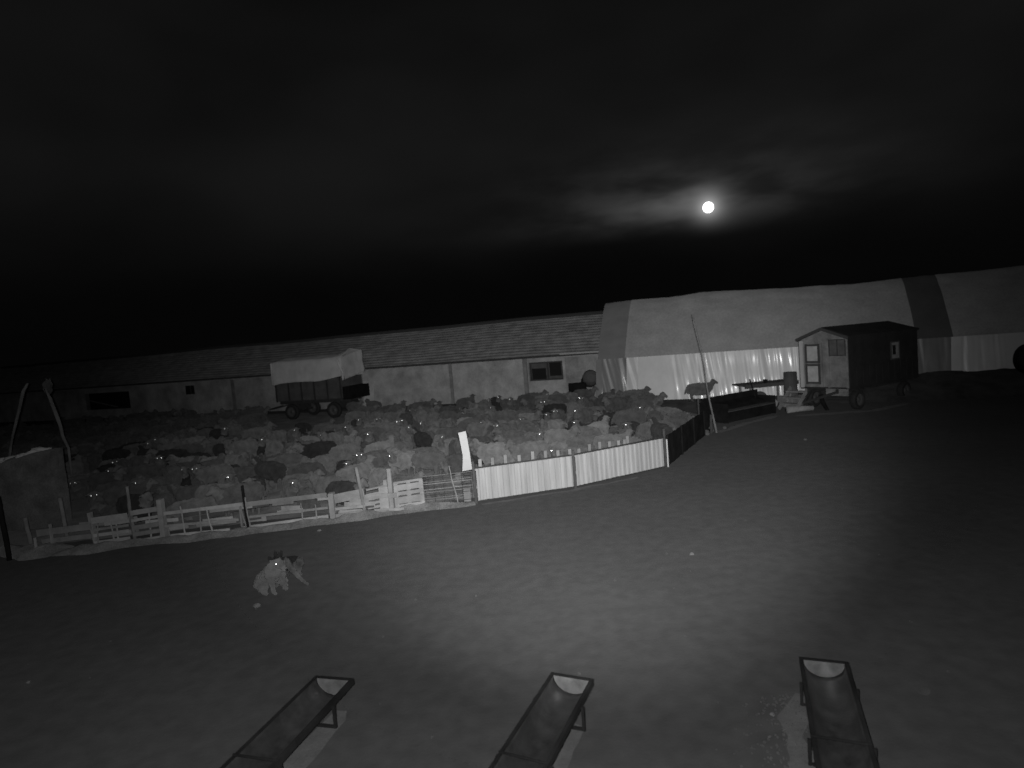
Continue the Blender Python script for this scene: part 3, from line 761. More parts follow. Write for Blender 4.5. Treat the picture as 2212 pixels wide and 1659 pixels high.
# right part, wide pale boards
rail(-4.05, 13.08, 0.47, -3.42, 13.18, 0.53, 0.20, m='woodpale'); rail(-4.05, 13.06, 0.25, -3.42, 13.16, 0.24, 0.06, m='wood')
rail(-4.05, 13.06, 0.10, -3.42, 13.16, 0.13, 0.07, m='woodpale')
rail(-3.38, 13.20, 0.58, -2.95, 13.34, 0.62, 0.04, m='woodpale')
for k in range(5): rail(-3.38, 13.20, 0.08 + k * 0.095, -2.95, 13.34, 0.09 + k * 0.1, 0.055, m='woodpale')
for k in range(3): fin('board', bx((-3.02 + k * .0, 13.28, 0.3), (0.20, 0.03, 0.6)), M['woodpale'], rf) if k == 0 else None
for k in range(34):
    t = rnd.random(); x = -9.0 + 6.1 * t; y = 12.72 + 0.5 * max(0, (x + 6.5)) * 0.24
    L_ = rnd.uniform(0.35, 1.0); z = rnd.uniform(0.04, 0.50); dz = rnd.uniform(-.07, .07)
    m = 'woodpale' if x > -4.3 and rnd.random() < .6 else rnd.choice(('wood', 'wood', 'wooddark'))
    fin('board', beam(B(), (x - L_ / 2, y + 0.06, z), (x + L_ / 2, y + 0.06 + 0.12 * L_ * .7, z + dz + 0.03 * L_), 0.02, rnd.uniform(.04, .12)), M[m], rf)
for k in range(12):
    x = rnd.uniform(-9, -3); y = 12.62 + 0.5 * max(0, (x + 6.5)) * 0.25; h = rnd.uniform(.35, .75)
    fin('upright', crooked((x, y, 0), (x + rnd.uniform(-.08, .08), y, h), .018, .014, 4, .015, k), M['wood'], rf)
# pallet
pal = thing('pallet', (-2.62, 13.45, 0), 'pale wooden pallet stood on edge as a gate in the rail fence', 'pallet')
for k, (z, h) in enumerate(((0.075, 0.13), (0.235, 0.15), (0.385, 0.08), (0.52, 0.13), (0.64, 0.05))):
    fin('slat', beam(B(), (-2.80, 13.40, z), (-2.20 + 0.04 * (1 - z), 13.52, z + 0.015), 0.022, h), M['woodpale'], pal)
for t in (0.04, 0.5, 0.96):
    fin('bearer', bx((-2.80 + 0.6 * t, 13.45 + 0.12 * t, 0.32), (0.09, 0.05, 0.64)), M['woodpale'], pal)
# wire mesh bay
wm = thing('wire_panel', (-2.1, 13.55, 0), 'dark wire panel of many thin rods between the pallet and the white sheet fence', 'wire panel')
for k in range(11):
    z = 0.06 + 0.062 * k + 0.008 * rnd.uniform(-1, 1)
    fin('rod', crooked((-2.2, 13.60, z), (-1.08, 13.66, z + 0.02), 0.008, 0.008, 6, 0.012, k, 5), M['wood'] if k % 3 else M['darksteel'], wm)
for k in range(6):
    x = -2.15 + k * 0.21
    fin('rod', tube(B(), [(x, 13.63, 0.03), (x, 13.64, 0.72)], 0.006, 5), M['darksteel'], wm)
o = fin('stake', crooked((0, 0, 0), (-0.14, 0.02, 0.90), 0.016, 0.012, 6, 0.01), M['woodpale'], smooth=True)
o.location = (-1.42, 13.52, 0); tag(o, 'thin pale stake leaning left against the dark wire panel', 'stake')
bm = bx((0, 0, 0.14), (0.16, 0.1, 0.28), bev=.01); o = fin('wood_block', bm, M['wood']); o.location = (-1.22, 13.72, 0.3)
o.location.z = 0.02; tag(o, 'small grey wood block behind the wire panel by the dark post', 'block')

# ------------------------------------------------------------------ left edge: two poles, covered hay stack, dark posts
pa = thing('pole_frame', (-19, 26, 0), 'two tall thin bent poles leaning together above the hay heap at the left edge', 'pole frame')
def wp(pts, rad, nm, m='twig', n=7):
    fin(nm, tube(B(), pts, rad, n), M[m], pa, smooth=True)
wp([(-15.39, 19.5, 3.46), (-15.57, 19.5, 3.22), (-15.81, 19.5, 2.57), (-16.09, 19.5, 1.84), (-16.3, 19.5, 1.18), (-16.45, 19.4, 0.0)], [0.03, 0.05, 0.045, 0.035, 0.045, 0.05], 'pole')
wp([(-14.72, 19.3, 3.24), (-14.60, 19.3, 2.95), (-14.46, 19.3, 2.33), (-14.39, 19.3, 2.02), (-14.36, 19.3, 1.69), (-14.23, 19.3, 1.3), (-14.24, 19.3, 0.65), (-14.20, 19.3, 0.0)], [0.035, 0.05, 0.06, 0.05, 0.05, 0.04, 0.035, 0.035], 'pole')
bm = B(); bmesh.ops.create_icosphere(bm, subdivisions=3, radius=0.2)
for v in bm.verts: v.co = Vector((v.co.x * 0.7, v.co.y * 0.4, v.co.z * 1.15)) * (1 + 0.6 * nz(*(v.co * 9)))
bmesh.ops.translate(bm, vec=(-14.80, 19.55, 3.30), verts=bm.verts[:])
fin('rag', bm, M['hay'], pa)

hs = thing('hay_heap', (-11.9, 15.4, 0), 'high boxy heap of fodder wrapped in pale cloth at the left end of the fence', 'hay heap')
def fheap(u, v):
    th = 2 * math.pi * u; c, d = math.cos(th), math.sin(th)
    k = (abs(c) ** 7 + abs(d) ** 7) ** (-1 / 7)               # squarish plan
    if v < 0.75: rr, hh = 1.0, v / 0.75
    else: rr, hh = 1.0 - ((v - 0.75) / 0.25) ** 1.2, 1.0 + 0.06 * math.sin((v - .75) / .25 * math.pi / 2)
    x = -12.1 + 0.92 * rr * k * c; y = 14.72 + 0.38 * rr * k * d
    z = hh * (1.66 + 0.20 * (x + 12.1))
    q = nz(x * 2.3, y * 2.3, z * 2.0) * 0.10 + nz(x * 6, y * 6, z * 3) * 0.025
    return Vector((x + q, y - q, z + 0.4 * q))
fin('heap', grid(B(), fheap, 56, 20), M['hay'], hs, smooth=True)
bm = B()
for k in range(26):
    x, y = rnd.uniform(-12.9, -11.3), rnd.uniform(14.5, 14.95)
    c = Vector((x, y, 1.68 + 0.20 * (x + 12.1) + rnd.uniform(-.04, .05)))
    g = bmesh.ops.create_icosphere(bm, subdivisions=2, radius=rnd.uniform(.1, .2))
    for v in g['verts']: v.co = Vector((v.co.x * 1.5, v.co.y, v.co.z * .5)) * (1 + .5 * nz(*(v.co * 11 + c))) + c
fin('loose_fodder', bm, M['canvas'], hs, smooth=True)['kind'] = 'stuff'
o = fin('bale', bx((0, 0, 0.45), (1.2, 0.8, 0.9), bev=0.06), M['hay']); o.location = (-14.6, 16.6, 0); o.rotation_euler[2] = .3
tag(o, 'squared dull bale half out of frame behind the hay heap', 'bale')
for k in range(3):
    x = -12.2 + 0.75 * k
    o = fin('post', crooked((0, 0, 0), (-0.05, 0, [1.32, 0.6, 0.9][k]), 0.045, 0.04, 5, 0.01, k), M['rubber'] if k == 0 else M['wood'], smooth=True)
    o.location = ((-10.32, 12.0, 0), (-10.75, 13.1, 0), (-10.25, 13.5, 0))[k]
    tag(o, ['thick black post at the left edge of the yard', 'low grey post at the foot of the hay heap', 'grey post between the hay heap and the rail fence'][k], 'post')
berm('straw_litter', [(-11.8, 12.6), (-10.6, 12.5), (-9.5, 12.3)], 0.8, 0.22, M['litter'], 17.0)

# small mixer-like machine by the barn wall, round bale at the right edge
mx = thing('cement_mixer', (4.0, 32.0, 0), 'small dark machine with a round drum in front of the barn beside the covered stack', 'machine')
fin('engine_box', bx((3.42, 32.0, 0.75), (0.9, 0.6, 0.65), bev=0.03), M['rubber'], mx)
bm = B()
tube(bm, [(4.15, 31.85, 1.28), (4.15, 32.05, 1.30), (4.15, 32.5, 1.15), (4.15, 32.7, 1.05)], [0.36, 0.42, 0.42, 0.2], 16, cap=True)
fin('drum', bm, M['wagon'], mx, smooth=True)
fin('drum_mouth', tube(B(), [(4.15, 31.80, 1.28), (4.15, 31.845, 1.28)], [0.22, 0.22], 16), M['wagon'], mx)
for dx in (-0.45, 0.45):
    fin('leg', beam(beam(B(), (4.15 + dx * 1.3, 31.75, 0), (4.15 + dx, 32.1, 1.25), 0.06, 0.06), (4.15 + dx * 1.3, 32.6, 0), (4.15 + dx, 32.1, 1.25), 0.06, 0.06), M['rubber'], mx)
fin('handle', beam(B(), (4.75, 31.9, 0.6), (4.80, 31.9, 1.45), 0.05, 0.05), M['rubber'], mx)
bl = thing('round_bale', (19.6, 22.2, 0), 'black wrapped round bale on the earth bank at the right edge', 'bale')
bm = B(); n = 28
tube(bm, [(19.35, 22.9, 1.35), (19.37, 22.85, 1.35), (19.4, 22.2, 1.35), (19.45, 21.75, 1.35), (19.46, 21.72, 1.35)], [0.50, 0.56, 0.58, 0.56, 0.50], n)
fin('bale_body', bm, M['bale'], bl, smooth=True)
fin('film_wrap', tube(B(), [(19.39, 22.35, 1.35), (19.41, 22.1, 1.35)], [0.587, 0.587], n, cap=False), M['rubber'], bl, smooth=True)

# ------------------------------------------------------------------ feed troughs in the foreground
def trough(end, back, w, label):
    e = Vector((end[0], end[1], 0)); b = Vector((back[0], back[1], 0)); d = (b - e).normalized()
    ang = math.atan2(d.y, d.x)
    t = thing('feed_trough', e, label, 'feed trough', ang, 'long steel feed troughs in the foreground')
    L = 3.0; zt = 0.25; rr = w / 2
    def fs(u, v, k=1.0, dz=0.0):
        a = math.pi * v
        return Vector((L * u, rr * k * math.cos(a), zt - rr * 0.86 * k * math.sin(a) + dz))
    bm = grid(B(), fs, 24, 16)
    for v in bm.verts: v.co.z += 0.002 * nz(v.co.x * 4, v.co.y * 12)
    solid(bm, 0.006)
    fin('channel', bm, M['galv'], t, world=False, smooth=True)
    for y in (-rr - 0.012, rr + 0.012):
        fin('rim_bar', bx((L / 2, y, zt - 0.018), (L + 0.03, 0.034, 0.06)), M['rubber'], t, world=False)
    bm = B(); vs_ = [bm.verts.new((0.012, rr * 0.985 * math.cos(math.pi * k / 16), zt - rr * 0.86 * 0.985 * math.sin(math.pi * k / 16))) for k in range(17)]
    f = bm.faces.new(vs_); r_ = bmesh.ops.extrude_face_region(bm, geom=[f])
    bmesh.ops.translate(bm, vec=(0.008, 0, 0), verts=[v for v in r_['geom'] if isinstance(v, bmesh.types.BMVert)])
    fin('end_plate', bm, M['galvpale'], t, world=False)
    fin('end_bar', bx((-0.006, 0, zt + 0.002), (0.022, w + 0.05, 0.022)), M['rubber'], t, world=False)
    for s in (0.40, 1.22, 2.5):
        fin('leg', bx((s, -rr - 0.045, 0.12), (0.026, 0.026, 0.22)), M['rubber'], t, world=False)
        fin('leg', bx((s, rr + 0.045, 0.12), (0.026, 0.026, 0.22)), M['rubber'], t, world=False)
        fin('foot_bar', bx((s, 0, 0.016), (0.028, w + 0.12, 0.022)), M['rubber'], t, world=False)
        fin('bracket', bx((s, 0, zt - rr * 0.86 - 0.02), (0.03, w * 0.5, 0.02)), M['darksteel'], t, world=False)
    fin('cross_bar', tube(B(), [(1.22, -rr - 0.03, zt + 0.012), (1.22, rr + 0.03, zt + 0.006)], 0.011, 8), M['rubber'], t, world=False)
    for k in range(3):
        s = rnd.uniform(1.45, 2.2)
        fin('feed_scrap', bx((s, rnd.uniform(-.05, .05), zt - rr * 0.86 + 0.012), (0.05, 0.025, 0.012), rz(rnd.uniform(0, 3))), M['wood'], t, world=False)
    return t
trough((-2.09, 6.11), (-2.44, 4.85), 0.39, 'left of the three steel feed troughs, with the dullest end plate')
trough((0.355, 5.78), (-0.195, 4.565), 0.38, 'middle steel feed trough, with a bright end plate, pointing away to the right')
trough((2.805, 5.71), (2.245, 4.285), 0.37, 'right steel feed trough, standing nearest the right side of the yard')
patch('pale_ground_strip', [(-2.04, 5.98), (-1.92, 5.96), (-1.90, 5.80), (-2.0, 5.47), (-2.1, 5.08), (-2.2, 4.74), (-2.5, 4.0), (-2.9, 4.0), (-2.6, 4.76), (-2.34, 5.23), (-2.24, 5.5)], M['groundpale'], 0.012, 0.015, 3.0)  # thin strips beside the troughs, in a tone paler than the soil
patch('pale_ground_strip', [(0.33, 5.45), (0.42, 5.36), (0.34, 5.18), (0.19, 4.83), (0.0, 4.46), (-0.3, 3.9), (-0.55, 4.0), (-0.17, 4.53), (0.05, 4.93), (0.14, 5.15)], M['groundpale'], 0.012, 0.015, 6.0)
patch('pale_ground_strip', [(2.45, 5.49), (2.55, 5.44), (2.5, 5.19), (2.38, 4.9), (2.25, 4.45), (2.0, 3.9), (1.6, 3.9), (1.86, 4.4), (2.02, 4.8), (2.15, 5.15), (2.3, 5.35)], M['groundpale'], 0.012, 0.10, 9.0)

# pebbles and clods on the yard
def pebble(x, y, s, m, label, name='stone', cat='stone'):
    bm = B(); bmesh.ops.create_icosphere(bm, subdivisions=2, radius=s)
    for v in bm.verts: v.co = Vector((v.co.x * 1.2, v.co.y, v.co.z * .75)) * (1 + .45 * nz(*(v.co / s * 1.3 + Vector((x, y, 0)))))
    o = fin(name, bm, M[m]); o.location = (x, y, gh(x, y) + s * .45); tag(o, label, cat)
pebble(-3.98, 8.70, 0.045, 'stone', 'small round pale stone on the ground just below the dogs')
pebble(2.60, 9.35, 0.03, 'stone', 'lone pale stone in the middle of the brightly lit ground')
pebble(-6.02, 7.02, 0.02, 'stone', 'tiny pale stone on the dark ground left of the left trough')
pebble(3.62, 5.48, 0.045, 'heap', 'flat dark clod on the ground right of the right trough', 'clod', 'clod')
pebble(2.13, 5.33, 0.018, 'stone', 'small pale stone just left of the end of the right trough')
pebble(-4.2, 12.35, 0.03, 'litter', 'pale crumb of litter on the ground below the thick pale fence post')
pebble(8.4, 17.6, 0.04, 'stone', 'pale stone far out on the ground before the hut')
bm = B()
for k in range(110):
    y = 3 + 17 * rnd.random() ** 1.2; x = rnd.uniform(-0.9, 0.9) * (y + 1)
    if y > 11.8 and x < 6: continue
    s = rnd.uniform(0.006, 0.02)
    g = bmesh.ops.create_icosphere(bm, subdivisions=1, radius=s)
    bmesh.ops.translate(bm, vec=(x, y, gh(x, y) + s * .3), verts=g['verts'])
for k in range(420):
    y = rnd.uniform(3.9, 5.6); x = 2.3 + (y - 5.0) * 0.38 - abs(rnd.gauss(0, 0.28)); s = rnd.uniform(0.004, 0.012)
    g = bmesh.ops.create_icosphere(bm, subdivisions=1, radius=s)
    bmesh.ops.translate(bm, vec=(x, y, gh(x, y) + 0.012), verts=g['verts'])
tag(fin('gravel', bm, M['groundpale']), kind='stuff')

# ------------------------------------------------------------------ animals: merged volumes turned into one skin
def skin(name, chains, voxel, mats, matfn, wool=0.0, wscale=12, smooth_it=3):
    """chains: list of lists of (point, radius[, zscale]); all are merged into ONE continuous surface"""
    bm = B()
    for ch in chains:
        for i in range(len(ch)):
            p, r = Vector(ch[i][0]), ch[i][1]
            if i == 0: steps = [(p, r)]
            else:
                q, rq = Vector(ch[i - 1][0]), ch[i - 1][1]
                n = max(1, int((p - q).length / (0.35 * min(r, rq))))
                steps = [(q.lerp(p, k / n), rq + (r - rq) * k / n) for k in range(1, n + 1)]
            for c, rad in steps:
                g = bmesh.ops.create_icosphere(bm, subdivisions=2, radius=rad)
                bmesh.ops.translate(bm, vec=c, verts=g['verts'])
    me = bpy.data.meshes.new(name + '_raw'); bm.to_mesh(me); bm.free()
    o = bpy.data.objects.new(name + '_raw', me); COL.objects.link(o)
    md = o.modifiers.new('r', 'REMESH'); md.mode = 'VOXEL'; md.voxel_size = voxel
    sm = o.modifiers.new('s', 'SMOOTH'); sm.factor = 0.5; sm.iterations = smooth_it
    dg = bpy.context.evaluated_depsgraph_get()
    res = bpy.data.meshes.new_from_object(o.evaluated_get(dg))
    bpy.data.objects.remove(o); bpy.data.meshes.remove(me)
    res.name = name
    if wool:
        nr = [v.normal.copy() for v in res.vertices]
        for v, n in zip(res.vertices, nr):
            if matfn(v.co) != 1:
                c = v.co
                v.co = c + n * wool * (nz(c.x * wscale, c.y * wscale, c.z * wscale) + 0.5 * nz(c.x * wscale * 2.3, c.y * wscale * 2.3, c.z * wscale * 2.3))
    res.materials.clear()
    for m in mats: res.materials.append(m)
    for p in res.polygons:
        p.use_smooth = True; p.material_index = matfn(p.center)
    return res
def mir(ch): return [((p[0], -p[1], p[2]), r) for p, r in ch]
def sheep_mesh(kind, i):
    legs = []
    if kind == 'standing':
        bz = 0.56
        for l in ([((.28, .11, .45), .09), ((.29, .11, .24), .04), ((.28, .11, .04), .032)], [((-.34, .12, .46), .11), ((-.41, .12, .27), .042), ((-.37, .12, .04), .032)]):
            legs += [l, mir(l)]
    else:
        bz = 0.30
        for l in ([((.30, .15, .16), .08), ((.44, .17, .06), .04), ((.30, .19, .04), .032)], [((-.30, .20, .16), .12), ((-.12, .26, .06), .045), ((-.26, .28, .04), .034)]):
            legs += [l, mir(l)]
    body = [((-.40, 0, bz), .23), ((-.1, 0, bz + .005), .265), ((.22, 0, bz), .24), ((.36, 0, bz + .03), .19)]
    belly = [((-.2, 0, bz - .06), .23), ((.1, 0, bz - .07), .23)]
    turn = [0, .5, -.6, 0, .9][i % 5]
    if i % 3 == 2:      # head down
        nb = Vector((.50, turn * .1, bz + .02)); hd = Vector((.68, turn * .22, max(.1, bz - .18)))
    else:
        nb = Vector((.50, turn * .08, bz + .18)); hd = Vector((.56, turn * .12, bz + .29))
    fdir = Vector((math.cos(turn), math.sin(turn), -0.55)).normalized()
    if i % 3 == 2: fdir = Vector((math.cos(turn) * .5, math.sin(turn) * .5, -0.8)).normalized()
    neck = [((.34, 0, bz + .06), .17), (tuple(nb), .12), (tuple(hd), .095)]
    muzzle = hd + fdir * .19
    head = [(tuple(hd), .088), (tuple(hd + fdir * .09), .07), (tuple(muzzle), .045)]
    side = Vector((-math.sin(turn), math.cos(turn), 0))
    ears = []
    for s in (-1, 1):
        a = hd + side * s * .07 + Vector((0, 0, .03)); b = a + side * s * .11 + Vector((0, 0, -.03))
        ears.append([(tuple(a), .028), (tuple(b), .018)])
    tail = [((-.60, 0, bz + .02), .05), ((-.65, 0, bz - .16), .035)]
    chains = [body, belly, neck, head, tail] + ears + legs
    ht = hd.copy()
    def mf(c):
        if (c - ht).dot(fdir) > -0.01 and (c - ht).length < .28 and c.x > .42: return 1
        if abs((c - ht).dot(side)) > .08 and (c - ht).length < .22: return 1
        if kind == 'standing' and c.z < .24: return 1
        return 0
    me = skin('sheep_' + kind, chains, .024, [M['wool'], M['face']], mf, wool=.030, wscale=11, smooth_it=2)
    ep = [hd + fdir * .075 + side * s * .062 + Vector((0, 0, .03)) for s in (-1, 1)]
    return me, ep, turn
variants = []
for k, i in (('standing', 0), ('standing', 1), ('standing', 2), ('lying', 0), ('lying', 1), ('lying', 3), ('lying', 4), ('lying', 2), ('standing', 3), ('standing', 4)):
    variants.append((k, i) + sheep_mesh(k, i))
def cap_mesh():
    """shallow dome, bulging along +Z: the shining cornea of an eye"""
    bm = B(); rr = 0.016; rings = [[bm.verts.new((0, 0, 0.0022))]]
    for j in range(1, 4):
        q = rr * j / 3; rings.append([bm.verts.new((q * math.cos(2 * math.pi * k / 12), q * math.sin(2 * math.pi * k / 12), 0.0022 * (1 - (j / 3) ** 2))) for k in range(12)])
    for k in range(12): bm.faces.new((rings[0][0], rings[1][k], rings[1][(k + 1) % 12]))
    for j in (1, 2):
        for k in range(12): bm.faces.new((rings[j][k], rings[j + 1][k], rings[j + 1][(k + 1) % 12], rings[j][(k + 1) % 12]))
    for f in bm.faces: f.smooth = True
    me = bpy.data.meshes.new('eye'); bm.to_mesh(me); bm.free(); me.materials.append(M['eye']); return me
eye_me = cap_mesh()
def eyes(root, eps, s=1.0, n=2, push=0.018):
    """eyes that look towards the lamp by the camera"""
    mw = Matrix.LocRotScale(root.location, root.rotation_euler, root.scale)
    for p in eps[:n]:
        w = mw @ Vector(p); d = (Vector((0, 0, 3.62)) - w).normalized()
        dl = (mw.to_3x3().inverted() @ d).normalized()
        e = bpy.data.objects.new('eye', eye_me); COL.objects.link(e); e.parent = root
        e.location = Vector(p) + dl * push; e.scale = (s, s, s)
        e.rotation_euler = dl.to_track_quat('Z', 'Y').to_euler()

def inside(x, y):
    # flock area
    if y < 14.25 and x > -3: return False
    fy = 13.15 + 0.10 * max(0, x + 5)
    if y < fy + 0.35: return False
    if -1.2 < x < 3.9 and y < 14.25 + (x + 1) * 0.36 + 0.2: return False
    if x > 3.2:
        lim = 3.86 + (y - 15.66) * (2.19 / 3.89) - 0.55
        if y < 19.6 and x > lim: return False
        if y >= 19.6 and x > 5.9: return False
    if x / y < -0.86 or (y < 17.5 and x / y < -0.69): return False
    if nz(x * 0.42, y * 0.42, 6.0) > 0.36: return False
    # far limit: in front of barn / stack
    far = 31.8 if x > -1 else 31.8 + (-1 - x) * 0.36
    if y > far: return False
    if y > 26.5 and -0.415 < x / y < -0.262: return False
    # hay heap and poles
    if (x + 12.1) ** 2 + (y - 14.8) ** 2 < 1.6 ** 2: return False
    if (x + 13.7) ** 2 + (y - 16.4) ** 2 < 1.1: return False
    if x > 2.6 and y > 31.0: return False
    return True
pts = []
tries = 0; cell = {}
rs = random.Random(21)
while tries < 40000 and len(pts) < 520:
    tries += 1
    y = 13.3 + (40 - 13.3) * rs.random() ** 0.9; x = rs.uniform(-0.86 * y, 6.0)
    if not inside(x, y): continue
    sp = 0.80 if y < 24 else 0.84 + 0.012 * (y - 24)
    ci, cj = int(x // 1.2), int(y // 1.2)
    if any((x - a) ** 2 + (y - b) ** 2 < sp * sp for di in (-1, 0, 1) for dj in (-1, 0, 1) for a, b in cell.get((ci + di, cj + dj), ())): continue
    cell.setdefault((ci, cj), []).append((x, y)); pts.append((x, y))
shades = [(0.066, 'grey'), (0.082, 'greyish'), (0.102, 'pale'), (0.125, 'off-white'), (0.028, 'dark')]
pts.sort(key=lambda p: math.hypot(*p))
print('sheep', len(pts))
extra = pts[296:]; pts = pts[:296]
def landmark(x, y):
    px = 1106 + 1318 * x / y
    if y < 15.6:
        if px < 450: return 'behind the rail fence at the left'
        if px < 740: return 'behind the low middle rails'
        if px < 930: return 'behind the pallet and pale boards'
        if px < 1030: return 'behind the wire panel'
        return 'right behind the pickets'
    row = 'front part of flock' if y < 18.5 else 'middle of flock' if y < 24 else 'back of flock' if y < 29 else 'last row of flock'
    if px < 230: return row + ' by the hay heap'
    if px < 420: return row + ' below the dark barn gate'
    if px < 590: return row + ' left of the wagon'
    if px < 690: return row + ' below the wagon rear wheel'
    if px < 800: return row + ' below the wagon front wheel'
    if px < 960: return row + ' right of the wagon'
    if px < 1100: return row + ' above the bent white board'
    if px < 1210: return row + ' below the barn window'
    if px < 1300: return row + ' below the small drum machine'
    if px < 1400: return row + ' below the stack corner'
    return row + ' near the leaning pole'
seen = {}
for (x, y) in pts:
    vi = rs.choices(range(len(variants)), weights=[7, 5, 7, 7, 7, 6, 6, 4, 6, 5] if y > 16.5 else [1, 1, 2, 8, 8, 8, 8, 6, 1, 1])[0]
    kind, i, me, eps, turn = variants[vi]
    sh, shn = rs.choices(shades, weights=[26, 24, 22, 11, 17])[0]
    a = rs.uniform(0, 2 * math.pi)
    look = rs.random() < 0.24
    if look: a = math.atan2(-y, -x) + rs.uniform(-.5, .5) - turn
    hx = (math.cos(a), math.sin(a))
    facing = 'facing right' if hx[0] > .6 else 'facing left' if hx[0] < -.6 else 'facing away' if hx[1] > 0 else 'facing the yard'
    o = bpy.data.objects.new('sheep', me); COL.objects.link(o)
    o.location = (x, y, gh(x, y) + 0.01); o.rotation_euler = (0, 0, a)
    s = rs.uniform(0.88, 1.08); o.scale = (s, s, s * rs.uniform(.95, 1.05))
    g = sh * rs.uniform(0.85, 1.15); o.color = (g, g, g, 1)
    tag(o, '%s sheep %s %s, %s' % (shn, kind if kind == 'lying' else 'standing', facing, landmark(x, y)), 'sheep', 'sheep crowded in the pen behind the fence')
    if look: eyes(o, eps, n=1 if rs.random() < .6 else 2)
import numpy as np
VA, FA, MA, n0 = [], [], [], 0
cache = {}
for (x, y) in extra:                                       # the farthest of the flock, past the first 296
    kind, i, me, eps, turn = variants[rs.randrange(len(variants))]
    if me.name not in cache:
        co = np.empty(len(me.vertices) * 3, 'f'); me.vertices.foreach_get('co', co)
        me.calc_loop_triangles()
        tr = np.empty(len(me.loop_triangles) * 3, 'i'); me.loop_triangles.foreach_get('vertices', tr)
        mi = np.empty(len(me.loop_triangles), 'i'); me.loop_triangles.foreach_get('material_index', mi)
        cache[me.name] = (co.reshape(-1, 3), tr, mi)
    co, tr, mi = cache[me.name]; a = rs.uniform(0, 6.28); c_, s_ = math.cos(a), math.sin(a)
    q = co.copy(); q[:, 0] = co[:, 0] * c_ - co[:, 1] * s_ + x; q[:, 1] = co[:, 0] * s_ + co[:, 1] * c_ + y
    VA.append(q); FA.append(tr + n0); MA.append(mi); n0 += len(q)
fl = bpy.data.meshes.new('far_flock'); V_ = np.concatenate(VA); F_ = np.concatenate(FA); M_ = np.concatenate(MA)
fl.vertices.add(len(V_)); fl.vertices.foreach_set('co', V_.ravel())
fl.loops.add(len(F_)); fl.loops.foreach_set('vertex_index', F_)
fl.polygons.add(len(M_)); fl.polygons.foreach_set('loop_start', np.arange(0, len(F_), 3, dtype='i'))
fl.update(calc_edges=True); fl.polygons.foreach_set('material_index', M_)
o = link('far_flock', fl, [M['wool'], M['face']], smooth=True); o.color = (0.075, 0.075, 0.075, 1); tag(o, kind='stuff')
flock = {}
for q in COL.objects:
    if q.name.split('.')[0] == 'sheep' and q.get('label'): flock.setdefault(q['label'], []).append(q)
for lab, qs in flock.items():                              # look-alikes side by side: say which
    if len(qs) in (2, 3):
        qs.sort(key=lambda q: q.location.x / q.location.y)
        for q, wd in zip(qs, ('left one', 'right one') if len(qs) == 2 else ('left one', 'middle one', 'right one')):
            q['label'] = lab + ', ' + (wd if len(lab.split()) < 15 else wd[:-4])
# the one that stands out against the film
kind, i, me, eps, turn = variants[0]
o = bpy.data.objects.new('sheep', me); COL.objects.link(o)
o.location = (8.15, 26.4, 0.28); o.rotation_euler = (0, 0, R(-4)); o.color = (0.10, 0.10, 0.10, 1)
tag(o, 'lone grey sheep standing side-on before the plastic film, head to the right', 'sheep', 'sheep crowded in the pen behind the fence')
bm = B(); f_ = lambda u, v: Vector((5.2 + 6.4 * u, 25.2 + 3.0 * v, max(-.02, 0.30 * math.sin(math.pi * v) * min(1, 5 * min(u, 1 - u)) * (1 + .4 * nz(u * 14, v * 4)))))
tag(fin('dung_bank', grid(bm, f_, 60, 12), M['heap'], smooth=True), kind='structure')

# dogs on the yard
def dogmesh(name, chains, mf, mats): return skin(name, chains, .011, mats, mf, wool=.010, wscale=22, smooth_it=5)
# sitting dog, seen three-quarter: +x is where it faces
c1 = [[((-.16, 0, .16), .15), ((-.06, 0, .24), .145), ((.04, 0, .33), .135), ((.08, 0, .40), .11), ((.11, 0, .46), .085)],
      [((.12, 0, .47), .076), ((.19, 0, .455), .056), ((.28, 0, .415), .035), ((.33, 0, .395), .027)]]
for s in (-1, 1):
    c1 += [[((.07, .08 * s, .30), .06), ((.11, .075 * s, .16), .036), ((.12, .075 * s, .03), .028), ((.16, .075 * s, .022), .026)],
           [((-.14, .10 * s, .14), .095), ((.00, .14 * s, .09), .06), ((-.06, .14 * s, .035), .034), ((.05, .14 * s, .025), .028)],
           [((.10, .05 * s, .53), .028), ((.085, .066 * s, .57), .019), ((.078, .075 * s, .592), .011)]]
c1 += [[((-.28, 0, .10), .05), ((-.38, .06, .05), .045), ((-.40, .16, .04), .03)]]
def mf1(c): return 1 if c.z > .535 else 0
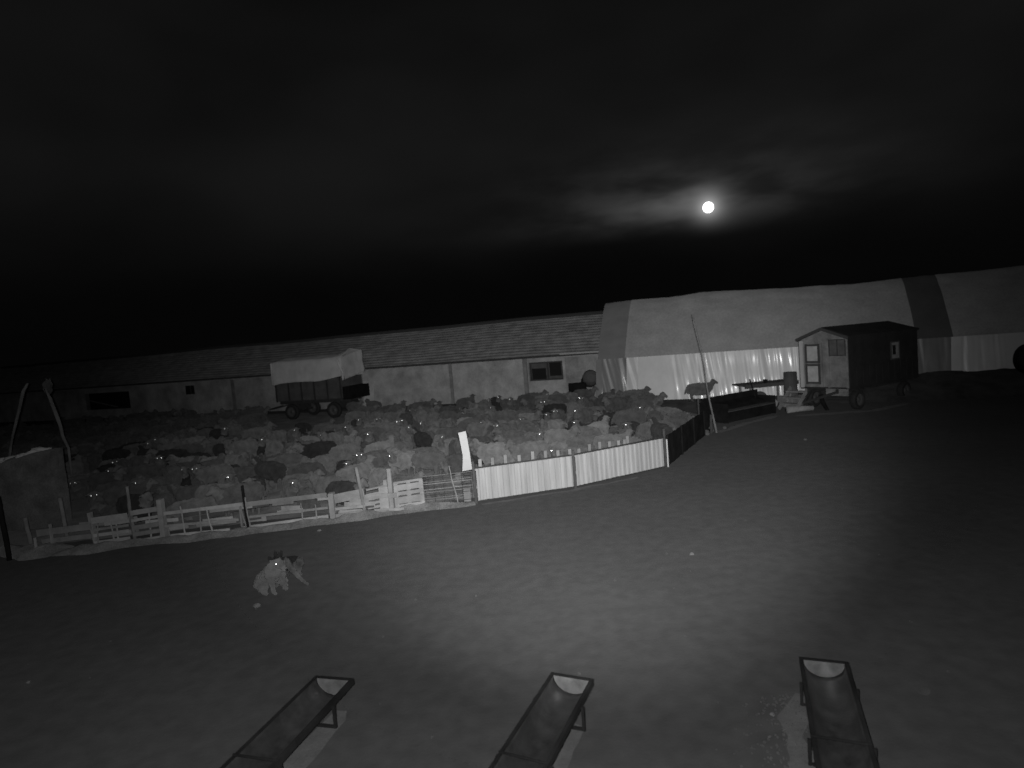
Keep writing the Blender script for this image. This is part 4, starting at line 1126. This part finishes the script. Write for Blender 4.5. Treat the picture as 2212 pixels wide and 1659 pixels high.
d1 = dogmesh('sitting_dog', c1, mf1, [M['furpale'], M['furdark']])
o = bpy.data.objects.new('dog', d1); COL.objects.link(o); o.location = (-3.95, 9.28, gh(-3.95, 9.28)); o.rotation_euler = (0, 0, R(-36)); o.scale = (1.1, 1.25, 1.0)
tag(o, 'pale shaggy dog sitting on the open ground, head turned to the camera, one eye shining', 'dog', 'two dogs together on the yard')
eyes(o, [Vector((.19, .036 * s, .480)) for s in (-1, 1)], 0.75, n=1)
bm = B(); bmesh.ops.create_uvsphere(bm, u_segments=10, v_segments=6, radius=0.016); bmesh.ops.translate(bm, vec=(.355, 0, .40), verts=bm.verts[:])
fin('nose', bm, M['rubber'], o, world=False)
# second dog, crouching behind to the right with one foreleg out
c2 = [[((-.26, 0, .22), .115), ((-.08, 0, .27), .12), ((.10, 0, .33), .115), ((.19, 0, .40), .085), ((.25, 0, .46), .07)],
      [((.26, 0, .47), .072), ((.33, 0, .46), .055), ((.41, 0, .44), .032)]]
for s in (-1, 1):
    c2 += [[((-.26, .08 * s, .2), .085), ((-.14, .11 * s, .10), .05), ((-.24, .11 * s, .035), .03), ((-.12, .11 * s, .024), .026)],
           [((.24, .04 * s, .53), .026), ((.225, .05 * s, .575), .017), ((.22, .055 * s, .605), .009)]]
c2 += [[((.12, -.07, .27), .06), ((.17, -.08, .14), .036), ((.18, -.08, .03), .027), ((.22, -.08, .022), .025)],
       [((.10, .08, .30), .06), ((.17, .22, .20), .04), ((.20, .33, .10), .03), ((.21, .42, .025), .025)],
       [((-.36, 0, .24), .045), ((-.48, .03, .16), .04), ((-.56, .02, .10), .025)]]
def mf2(c): return 1 if (c.z > .44 or (c.x < .05 and c.z > .3)) else 0
d2 = dogmesh('crouching_dog', c2, mf2, [M['furgrey'], M['furdark']])
o = bpy.data.objects.new('dog', d2); COL.objects.link(o); o.location = (-3.86, 9.62, gh(-3.6, 9.5)); o.rotation_euler = (0, 0, R(-95))
tag(o, 'dark-headed dog with pale legs close behind the sitting dog, foreleg stretched to the right', 'dog', 'two dogs together on the yard')
